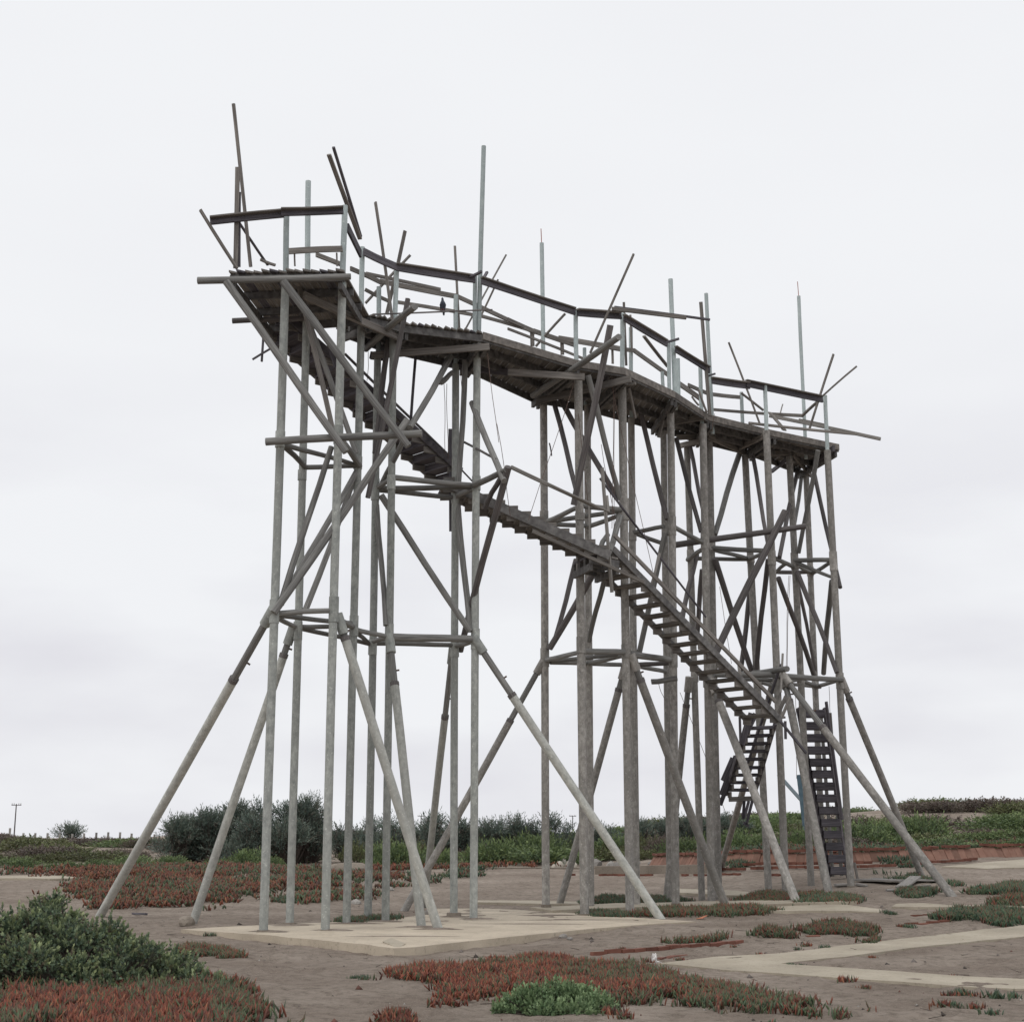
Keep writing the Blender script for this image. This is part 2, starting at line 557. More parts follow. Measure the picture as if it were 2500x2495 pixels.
strip('concrete_path', [(1604, 2353), (1680, 2346), (1750, 2341), (1900, 2329), (2060, 2311), (2200, 2296), (2360, 2278), (2540, 2258), (2800, 2228), (2800, 2258), (2540, 2284), (2360, 2304), (2200, 2321), (2060, 2337), (1905, 2355),
      (2060, 2366), (2200, 2376), (2360, 2386), (2540, 2398), (2800, 2414), (2800, 2440), (2540, 2423), (2360, 2412), (2200, 2402), (2060, 2392), (1900, 2381), (1760, 2369), (1650, 2360)], .022, .3, M['path'])
strip('sand_path', [(2300, 2118), (2360, 2112), (2430, 2105), (2500, 2098), (2700, 2084), (2900, 2080), (2900, 2104), (2700, 2112), (2500, 2119), (2400, 2121)], .03, .2, M['path'])
strip('concrete_strip', [(-40, 2142), (-40, 2149), (120, 2149), (215, 2147), (215, 2143), (100, 2141)], .06, .3, M['path'])

# ================================================================== THE TOWER
P1, P2, P3, P4, P5, P6, P7, P8 = 25.6, 27.4, 25.95, 27.9, 29.1, 28.6, 30.2, 29.5
M1, M2, M3, M4, M5, M6, M7, M9, M10, M11 = 33.0, 30.8, 33.7, 31.8, 34.4, 33.7, 35.4, 36.6, 34.9, 36.4
R1, R2, R3, R4, R5 = 37.9, 35.6, 38.2, 40.2, 37.1

root = thing('lookout_tower', (1.0, 32.0, 0.0), 'tall grey walkway tower of poles, braces, timber decks and broken stairs standing on the sand', 'tower')

def Q(ox, oy, s):
    return lambda x, y: (ox + x / s, oy + y / s)
ID = lambda x, y: (x, y)
za, zb, zc, zd = Q(440, 220, 3.856), Q(840, 320, 3.856), Q(1240, 520, 3.856), Q(1660, 660, 3.856)
ya, yb, yc, yd = Q(540, 640, 3.2133), Q(1000, 1040, 3.2133), Q(1500, 1000, 3.2133), Q(1640, 1600, 3.2133)
xa = Q(560, 1240, 2.7543)
va, vb, vc, vd = Q(1300, 1150, 6.4267), Q(1300, 920, 6.4267), Q(1560, 1000, 6.4267), Q(1440, 1300, 6.4267)
ua, ub, uc, ud = Q(1780, 1000, 6.4267), Q(1660, 1360, 6.4267), Q(1880, 1400, 8.0333), Q(860, 680, 5.0737)
ta, tb, tc = Q(1280, 1560, 4.82), Q(1600, 1580, 4.82), Q(1280, 2060, 3.864)

def pt(c, x, y, Y):
    return W(*c(x, y), Y)

# ---- upright posts: foot pixel, top pixel, depth, radius, ring joints (pixel heights of collars)
posts = {}
def post(key, foot, top, Y, r, mat, rings=()):
    a = W(*foot, Y); b = W(*top, Y)
    d = (b - a).normalized()
    a0 = a - d * .45
    o = pole('post', a0, b, r, M[mat], root, n=16, wob=.008, segs=5)
    posts[key] = (a, b, o)
    for ry, h in rings:
        t = (ry - foot[1]) / (top[1] - foot[1])
        c = W(foot[0] + (top[0] - foot[0]) * t, ry, Y)
        pole('collar', c - d * h / 2, c + d * h / 2, r * 1.17, M[mat], o, n=16, segs=1)
    return o
RL, RM = .077, .091
post('P1', (643, 2277), (697, 690), P1, RL, 'pipe', [(1493, .42), (1073, .30)])
post('P2', (707, 2261), (749, 760), P2, RL * .96, 'pipe', [(1540, .34), (1160, .2)])
post('P3', (794, 2273), (836, 690), P3, RL, 'pipe', [(1488, .46), (1062, .34)])
post('P4', (846, 2257), (882, 792), P4, RL * .97, 'pipe', [(1528, .40), (1130, .25)])
post('P5', (898, 2247.6), (922, 865), P5, RL * .97, 'pipe', [(1580, .3), (1195, .45)])
post('P6', (941, 2251.5), (960, 826), P6, RL * .97, 'pipe', [(1545, .36), (1178, .3)])
post('P7', (1108, 2240), (1112.6, 890), P7, RL, 'pipe', [(1586, .3), (1215, .25)])
post('P8', (1156, 2245), (1165, 852), P8, RL, 'pipe', [(1560, .42), (1180, .3)])
post('M1', (1333, 2213), (1327, 980), M1, RM * .95, 'pipe_old', [(1605, .42), (1258, .2)])
post('M2', (1427, 2236), (1412, 930), M2, RM, 'pipe_old', [(1575, .35), (1262, .16)])
post('M3', (1442, 2205), (1434, 990), M3, RM * .9, 'pipe_old', [(1600, .3)])
post('M4', (1538, 2230), (1519, 945), M4, RM, 'pipe_old', [(1590, .3), (1244, .5)])
post('M5', (1554, 2197), (1541, 1022), M5, RM * .92, 'pipe_old', [(1605, .3), (1310, .2)])
post('M6', (1650, 2210), (1637, 1003), M6, RM * .98, 'pipe_old', [(1610, .35), (1284, .45)])
post('M7', (1636, 2205), (1620, 1053), M7, RM * .9, 'pipe_old')
post('M9', (1714, 2203), (1677, 1085), M9, RM * .9, 'pipe_old', [(1650, .3), (1352, .2)])
post('M10', (1737, 2204), (1716, 1036), M10, RM, 'pipe_old', [(1660, .35), (1318, .45)])
post('M11', (1755, 2202), (1732, 1078), M11, RM * .95, 'pipe_old', [(1330, .3)])
post('R1', (1877, 2184), (1819, 1112), R1, RM, 'pipe_old', [(1665, .3), (1365, .2)])
post('R2', (1919, 2188), (1871, 1052), R2, RM * .98, 'pipe_old', [(1655, .4), (1362, .35)])
post('R3', (1981, 2170), (1927, 1115), R3, RM * .98, 'pipe_old', [(1660, .3), (1370, .45)])
post('R4', (2012, 2160), (1968, 1160), R4, RM * .93, 'pipe_old', [(1668, .3), (1395, .25)])
post('R5', (2078, 2166), (2020, 1100), R5, RM * .98, 'pipe_old', [(1662, .4), (1370, .5)])

# ---- poles and braces: name, view, x1, y1, Y1, x2, y2, Y2, radius, material
POLES = [
 # ring beams of the left trestle, lower ring
 ('ring_beam', xa, 300, 712, P1, 700, 690, P3, .050, 'pole'), ('ring_beam', xa, 300, 718, P1, 830, 775, P4, .046, 'pole'),
 ('ring_beam', xa, 310, 735, P1, 445, 797, P2, .048, 'pole'), ('ring_beam', xa, 445, 800, P2, 830, 795, P4, .046, 'pole'),
 ('ring_beam', xa, 445, 802, P2, 955, 918, P5, .046, 'pole'), ('ring_beam', xa, 700, 722, P3, 835, 800, P4, .052, 'pole'),
 ('ring_beam', xa, 830, 812, P4, 1075, 868, P6, .050, 'pole'), ('ring_beam', xa, 845, 832, P4, 940, 915, P5, .046, 'pole'),
 ('ring_beam', xa, 955, 900, P5, 1075, 872, P6, .048, 'pole'), ('ring_beam', xa, 1075, 868, P6 - .05, 1645, 882, P8 - .05, .078, 'pole'),
 ('ring_beam', xa, 955, 908, P5, 1515, 922, P7, .055, 'pole'), ('ring_beam', xa, 1515, 930, P7, 1645, 893, P8, .055, 'pole'),
 # upper ring
 ('ring_beam', ya, 350, 1410, 25.38, 1575, 1345, 25.25, .072, 'pole'),
 ('ring_beam', ya, 470, 1425, P1, 660, 1610, P2, .052, 'pole'), ('ring_beam', ya, 480, 1430, P1, 1085, 1600, P4, .050, 'pole'),
 ('ring_beam', ya, 655, 1610, P2, 1085, 1598, P4, .050, 'pole'), ('ring_beam', ya, 930, 1380, P3, 1085, 1600, P4, .060, 'pole'),
 ('ring_beam', ya, 1340, 1688, P6, 1960, 1750, P8, .062, 'pole'), ('ring_beam', ya, 1225, 1775, P5, 1960, 1762, P8 + .1, .060, 'pole'),
 ('ring_beam', ya, 1225, 1785, P5, 1835, 1848, P7, .058, 'pole'), ('ring_beam', ya, 1225, 1770, P5, 1340, 1690, P6, .056, 'pole'),
 ('ring_beam', yb, 360, 545, P7, 510, 495, P8, .058, 'pole'), ('ring_beam', yb, 505, 465, P8 - .05, 760, 345, 27.7, .066, 'pole'),
 # braces of the left trestle between the rings
 ('brace', xa, 345, 650, P1, 686, -410, P3 + .1, .062, 'pole'),
 ('brace', xa, 298, 705, P1 - .12, 1195, -590, 26.6, .068, 'pole'), ('brace', xa, 350, 630, P1 + .1, 858, -250, P4, .060, 'pole'),
 ('brace', xa, 510, 690, P2, 842, -200, P4, .060, 'pole'), ('brace', xa, 990, -20, P5, 1052, 790, P6 - .08, .056, 'pole'),
 ('brace', xa, 1020, -85, P5, 1620, 830, P8 - .1, .068, 'pole'), ('brace', xa, 1535, -20, P7, 1622, 830, P8, .066, 'pole'),
 ('brace', yb, 775, 320, 27.7, 398, 1765, 30.3, .070, 'dark_pole'), ('brace', yb, 720, 400, 27.9, 590, 650, 28.6, .055, 'dark_pole'),
 # front braces of the left trestle above
 ('brace', ya, 40, 155, 25.25, 980, 1490, 25.15, .070, 'pole'), ('brace', ya, 488, 155, 25.25, 1470, 1445, 25.05, .074, 'pole'),
 ('brace', ya, 1800, 740, P8, 1480, 1300, 28.0, .066, 'pole'), ('brace', ya, 1425, 1405, 28.2, 1262, 1730, P5 - .1, .055, 'pole'),
 ('brace', ya, 1720, 950, 29.6, 1815, 865, 29.7, .055, 'pole'), ('brace', ya, 1914, 770, 29.8, 1862, 1745, 29.9, .062, 'pole'),
 ('brace', ya, 1315, 610, P6 + .3, 1205, 1500, P6 + .2, .062, 'dark_pole'),
 ('brace', yb, 490, -180, P8 + .2, 742, 432, 27.75, .066, 'pole'),
 ('ring_beam', za, 165, 1795, 25.35, 1605, 1757, 25.25, .068, 'pole'),
 ('ring_beam', ya, 88, 462, 27.3, 700, 440, 27.3, .056, 'dark_pole'),
 # logs crossing under the decks
 ('log', ID, 893, 852, 29.2, 1013, 749, 26.7, .072, 'pole'), ('log', zc, 235, 1720, 32.3, 1045, 1168, 28.5, .076, 'pole'),
 ('brace', zc, 965, 1058, 29.3, 620, 2750, 30.4, .070, 'dark_pole'),
 ('log', ud, 1075, 1295, 30.4, 1240, 1160, 30.6, .05, 'pole'),
 # middle trestle, lower ring
 ('ring_beam', ta, 250, 250, M1, 700, 148, M2, .058, 'pole'), ('ring_beam', ta, 320, 258, M1, 1160, 172, M4 + .25, .050, 'pole'),
 ('ring_beam', ta, 310, 272, M1, 1180, 302, M5, .056, 'pole'), ('ring_beam', ta, 750, 285, M3, 1200, 182, M4, .056, 'pole'),
 ('ring_beam', ta, 700, 140, M2, 1200, 155, M4, .066, 'pole'), ('ring_beam', ta, 1240, 175, M4, 1720, 245, M6, .078, 'pole'),
 ('ring_beam', ta, 1320, 302, M5, 1760, 275, M6, .056, 'dark_pole'), ('ring_beam', ta, 1330, 315, M5, 1680, 385, M7, .055, 'pole'),
 ('log', ta, 1495, 502, 33.0, 1800, 462, 33.0, .062, 'pole'),
 # middle trestle, upper ring
 ('ring_beam', va, 225, 795, M1, 760, 545, M2, .060, 'pole'), ('ring_beam', va, 225, 805, M1, 1430, 620, M4 + .2, .058, 'pole'),
 ('ring_beam', va, 225, 825, M1, 860, 862, M3, .056, 'pole'), ('ring_beam', va, 860, 875, M3, 1430, 670, M4, .058, 'pole'),
 ('ring_beam', va, 770, 540, M2, 1430, 612, M4, .062, 'pole'), ('ring_beam', va, 1560, 965, M5, 2060, 870, M6, .056, 'pole'),
 ('ring_beam', va, 1560, 955, M5, 2060, 1140, M7, .054, 'pole'), ('ring_beam', vc, 540, 1835, M6, 1010, 2090, M10, .056, 'pole'),
 # middle trestle braces
 ('brace', vb, 335, 400, M1, 700, 1830, M2, .060, 'dark_pole'), ('brace', vb, 440, 350, M1, 1340, 1920, M4 + .15, .066, 'dark_pole'),
 ('brace', vb, 870, -20, M2, 1385, 1930, M4, .066, 'pole'), ('brace', vc, 20, 20, M5 - .1, 440, 1720, M6, .062, 'dark_pole'),
 ('brace', vc, 585, 450, M7, 975, 1920, M10, .058, 'dark_pole'), ('brace', vc, 795, 545, M9, 1000, 1560, M10 + .2, .056, 'dark_pole'),
 ('brace', va, 1375, 720, M4 - .15, 1205, 1260, 30.4, .070, 'pole'), ('brace', va, 1180, 1000, 31, 1060, 1240, 30.6, .055, 'pole'),
 ('brace', yb, 1305, 1050, M3, 1132, 1700, M1, .062, 'dark_pole'), ('brace', yb, 1475, 1100, M4 + .2, 1098, 1745, M1 - .1, .074, 'dark_pole'),
 ('brace', yb, 1530, 1200, M4 + .2, 1405, 1700, M3, .060, 'pole'),
 ('brace', ID, 1624, 1300, M6, 1561, 1592, M5, .068, 'pole'),
 # right trestle
 ('brace', vc, 1575, 700, R1, 1190, 1960, M11, .076, 'pole'), ('brace', yc, 1078, 320, R1 - .2, 1205, 1060, R2 + .1, .058, 'dark_pole'),
 ('brace', ua, 1395, 640, R5 - .3, 1090, 2250, R3 - .1, .064, 'pole'), ('brace', yc, 1568, 500, R4, 1772, 1395, R5 + .2, .060, 'dark_pole'),
 ('brace', ua, 1085, 930, R4 - .2, 790, 2320, R2 + .3, .062, 'dark_pole'), ('brace', ua, 1145, 970, R4, 1010, 1900, R3 + .2, .056, 'pole'),
 ('brace', yc, 1340, 798, 35.2, 790, 1920, 34.4, .086, 'dark_pole'), ('ring_beam', yc, 470, 1063, 35.35, 1502, 914, 35.1, .080, 'dark_pole'),
 ('ring_beam', yc, 740, 1082, M11, 1215, 1108, R2, .062, 'pole'), ('ring_beam', yc, 745, 1090, M11, 1060, 1172, R1, .056, 'pole'),
 ('ring_beam', yc, 575, 1168, M9, 1060, 1174, R1, .056, 'pole'), ('ring_beam', yc, 1050, 1174, R1, 1220, 1112, R2, .056, 'pole'),
 ('ring_beam', yc, 575, 1178, M9, 700, 1090, M10, .056, 'pole'),
 ('ring_beam', yc, 1225, 1145, R2, 1405, 1235, R3, .060, 'pole'), ('ring_beam', yc, 1262, 1280, 38.4, 1350, 1205, 37.4, .050, 'pole'),
 ('ring_beam', yc, 1282, 1275, 38.6, 1550, 1272, R4, .056, 'dark_pole'), ('ring_beam', yc, 1400, 1182, R3, 1705, 1180, R5, .062, 'pole'),
 ('ring_beam', yc, 1400, 1190, R3, 1700, 1312, R5 + .3, .050, 'pole'), ('ring_beam', yc, 1550, 1285, R4, 1700, 1195, R5, .056, 'pole'),
 ('ring_beam', yc, 1400, 1205, R3, 1550, 1282, R4, .054, 'pole'),
 ('brace', ub, 545, 20, M11 - .2, 1135, 1810, R1, .076, 'dark_pole'), ('brace', ub, 1385, 40, R2 + .3, 1195, 1820, R1 - .2, .068, 'dark_pole'),
 ('brace', ub, 1120, 350, R1 + .3, 945, 1830, R1 + .3, .066, 'dark_pole'), ('brace', uc, 165, 90, R2 + .3, 860, 2000, R3 + .4, .066, 'dark_pole'),
 ('brace', uc, 530, -30, R3 - .1, 1310, 1940, R5 - .1, .068, 'dark_pole'), ('brace', uc, 500, 20, R3 + .6, 900, 1960, R4, .052, 'dark_pole'),
 ('brace', uc, 1215, 150, R5 + .4, 1050, 1960, R4 + .2, .074, 'pole'),
 ('brace', ub, 265, -40, M9 + .2, 20, 1060, M7 + .3, .064, 'dark_pole'), ('brace', ub, 350, 200, M10 + .6, 262, 1320, M9, .064, 'dark_pole'),
 ('ring_beam', yd, 330, 150, M10 + .3, 820, 155, R2 - .1, .072, 'pole'), ('ring_beam', yd, 820, 160, R2 - .12, 1335, 190, R5 - .12, .072, 'pole'),
 ('ring_beam', yd, 480, 185, M9, 820, 195, R2, .05, 'pole'), ('log', yd, 640, 140, 36.6, 905, 105, 34.6, .072, 'pole'),
 ('ring_beam', yd, 640, 195, R1, 830, 245, R3, .05, 'pole'), ('ring_beam', yd, 820, 205, R2, 1010, 185, R3, .055, 'pole'),
 ('ring_beam', yd, 640, 200, R1, 1165, 248, R4, .05, 'pole'), ('ring_beam', yd, 1010, 195, R3, 1165, 242, R4, .055, 'pole'),
 ('ring_beam', yd, 1155, 238, R4, 1320, 192, R5, .055, 'pole'),
 # pole the pigeon sits on, and thin handrails of the stairs
 ('pole', zb, 270, 1727, 28.25, 1397, 1684, 28.75, .018, 'dark_pole'), 
 ('handrail', yb, 800, 318, 27.75, 1560, 672, 29.7, .026, 'pale_timber'), ('handrail', yb, 800, 332, 27.7, 1480, 652, 29.6, .024, 'pale_timber'),
 ('handrail', ID, 1465, 1168, 30.3, 1723, 1506, 32.4, .026, 'dark_timber'),
 ('handrail', ya, 970, 720, 29.0, 1770, 1500, 30.6, .030, 'dark_pole'), ('handrail', ya, 1770, 1500, 30.6, 1990, 1740, 30.9, .02, 'dark_pole'),
 ('handrail', yb, 430, 128, 30.2, 680, 262, 28.2, .026, 'dark_pole'),
]
for (nm, c, x1, y1, Y1, x2, y2, Y2, r, mt) in POLES:
    pole(nm, pt(c, x1, y1, Y1), pt(c, x2, y2, Y2), r, M[mt], root, r2=r * random.uniform(.84, 1.0), n=12, wob=(.012 if nm == 'ring_beam' else .022) if r > .04 else .006, segs=4)

# ---- raking legs: pale pipe over a thinner timber, sleeve at the top, foot in the sand
def leg(c, x1, y1, Y1, jx, jy, foot, mat, r=.083, fz=None):
    a = pt(c, x1, y1, Y1)
    g = G(*foot) if fz is None else WZ(*foot, fz)
    d = (g - a).normalized()
    # joint: where the sight line through the joint pixel passes nearest the leg
    j = W(*c(jx, jy), Y1)
    rr = ray(*c(jx, jy))
    cam_p = Vector((0, 0, EYE))
    w0 = a - cam_p
    A, B, C = d.dot(d), d.dot(rr), rr.dot(rr)
    D, E = d.dot(w0), rr.dot(w0)
    s = (B * E - C * D) / (A * C - B * B)
    s = max(.25, min(s, (g - a).length * .6))
    jp = a + d * s
    o = pole('raking_leg', jp, g + d * .3, r, M[mat], root, n=16, wob=.01, segs=5)
    pole('leg_head', a, jp + d * .15, r * .78, M['pole'], o, n=12, segs=2)
    pole('sleeve', a - d * .08, a + d * .30, r * 1.12, M['pipe' if mat == 'leg' else 'pipe_old'], o, n=14, segs=1)
    pole('band', jp - d * .03, jp + d * .05, r * 1.06, M['dark_pole'], o, n=14, segs=1)
    # bolt sticking out of the leg head
    s = d.cross(Vector((0, 1, .2))).normalized()
    bp = a + (jp - a) * .72
    pole('bolt', bp, bp + s * (r * 1.45), .018, M['wire'], o, n=8, segs=1)
    return o
leg(xa, 285, 700, P1, 25, 1150, (244, 2236), 'leg', .088)
leg(xa, 425, 815, P2, 355, 985, (472, 2250), 'leg', .080, 0.02)
leg(xa, 735, 740, P3 + .1, 790, 870, (1070, 2266), 'leg', .083, 0.02)
leg(xa, 1078, 880, P6 - .05, 1120, 1180, (1029, 2261), 'leg', .083, 0.02)
leg(xa, 1500, 960, P7 + .1, 1455, 1402, (1034, 2216), 'leg', .078)
leg(xa, 1655, 890, P8 - .05, 1892, 1262, (1612, 2242), 'leg', .086, 0.02)
leg(ta, 220, 270, M1, -135, 975, (988, 2221), 'pipe_old', .082, 0.02)
leg(ta, 1265, 215, M4, 1370, 480, (1771, 2211), 'pipe_old', .092)
leg(ta, 1185, 330, M5, 1135, 600, (1366, 2209), 'pipe_old', .086)
leg(ID, 1682, 1660, M9 - .2, 1678, 1722, (1627, 2190), 'pipe_old', .086)
leg(ID, 1738, 1668, M10 - .1, 1755, 1712, (1946, 2206), 'pipe_old', .094)
leg(ID, 1915, 1655, R2, 1920, 1712, (2027, 2196), 'pipe_old', .094)
leg(ID, 1912, 1650, R2 - .1, 2003, 1780, (2325, 2188), 'pipe_old', .092)
leg(ID, 2056, 1663, R5, 2079, 1704, (2252, 2144), 'pipe_old', .088)
leg(ID, 1888, 1668, R1 + .3, 1880, 1700, (1758, 2125), 'pipe_old', .088)

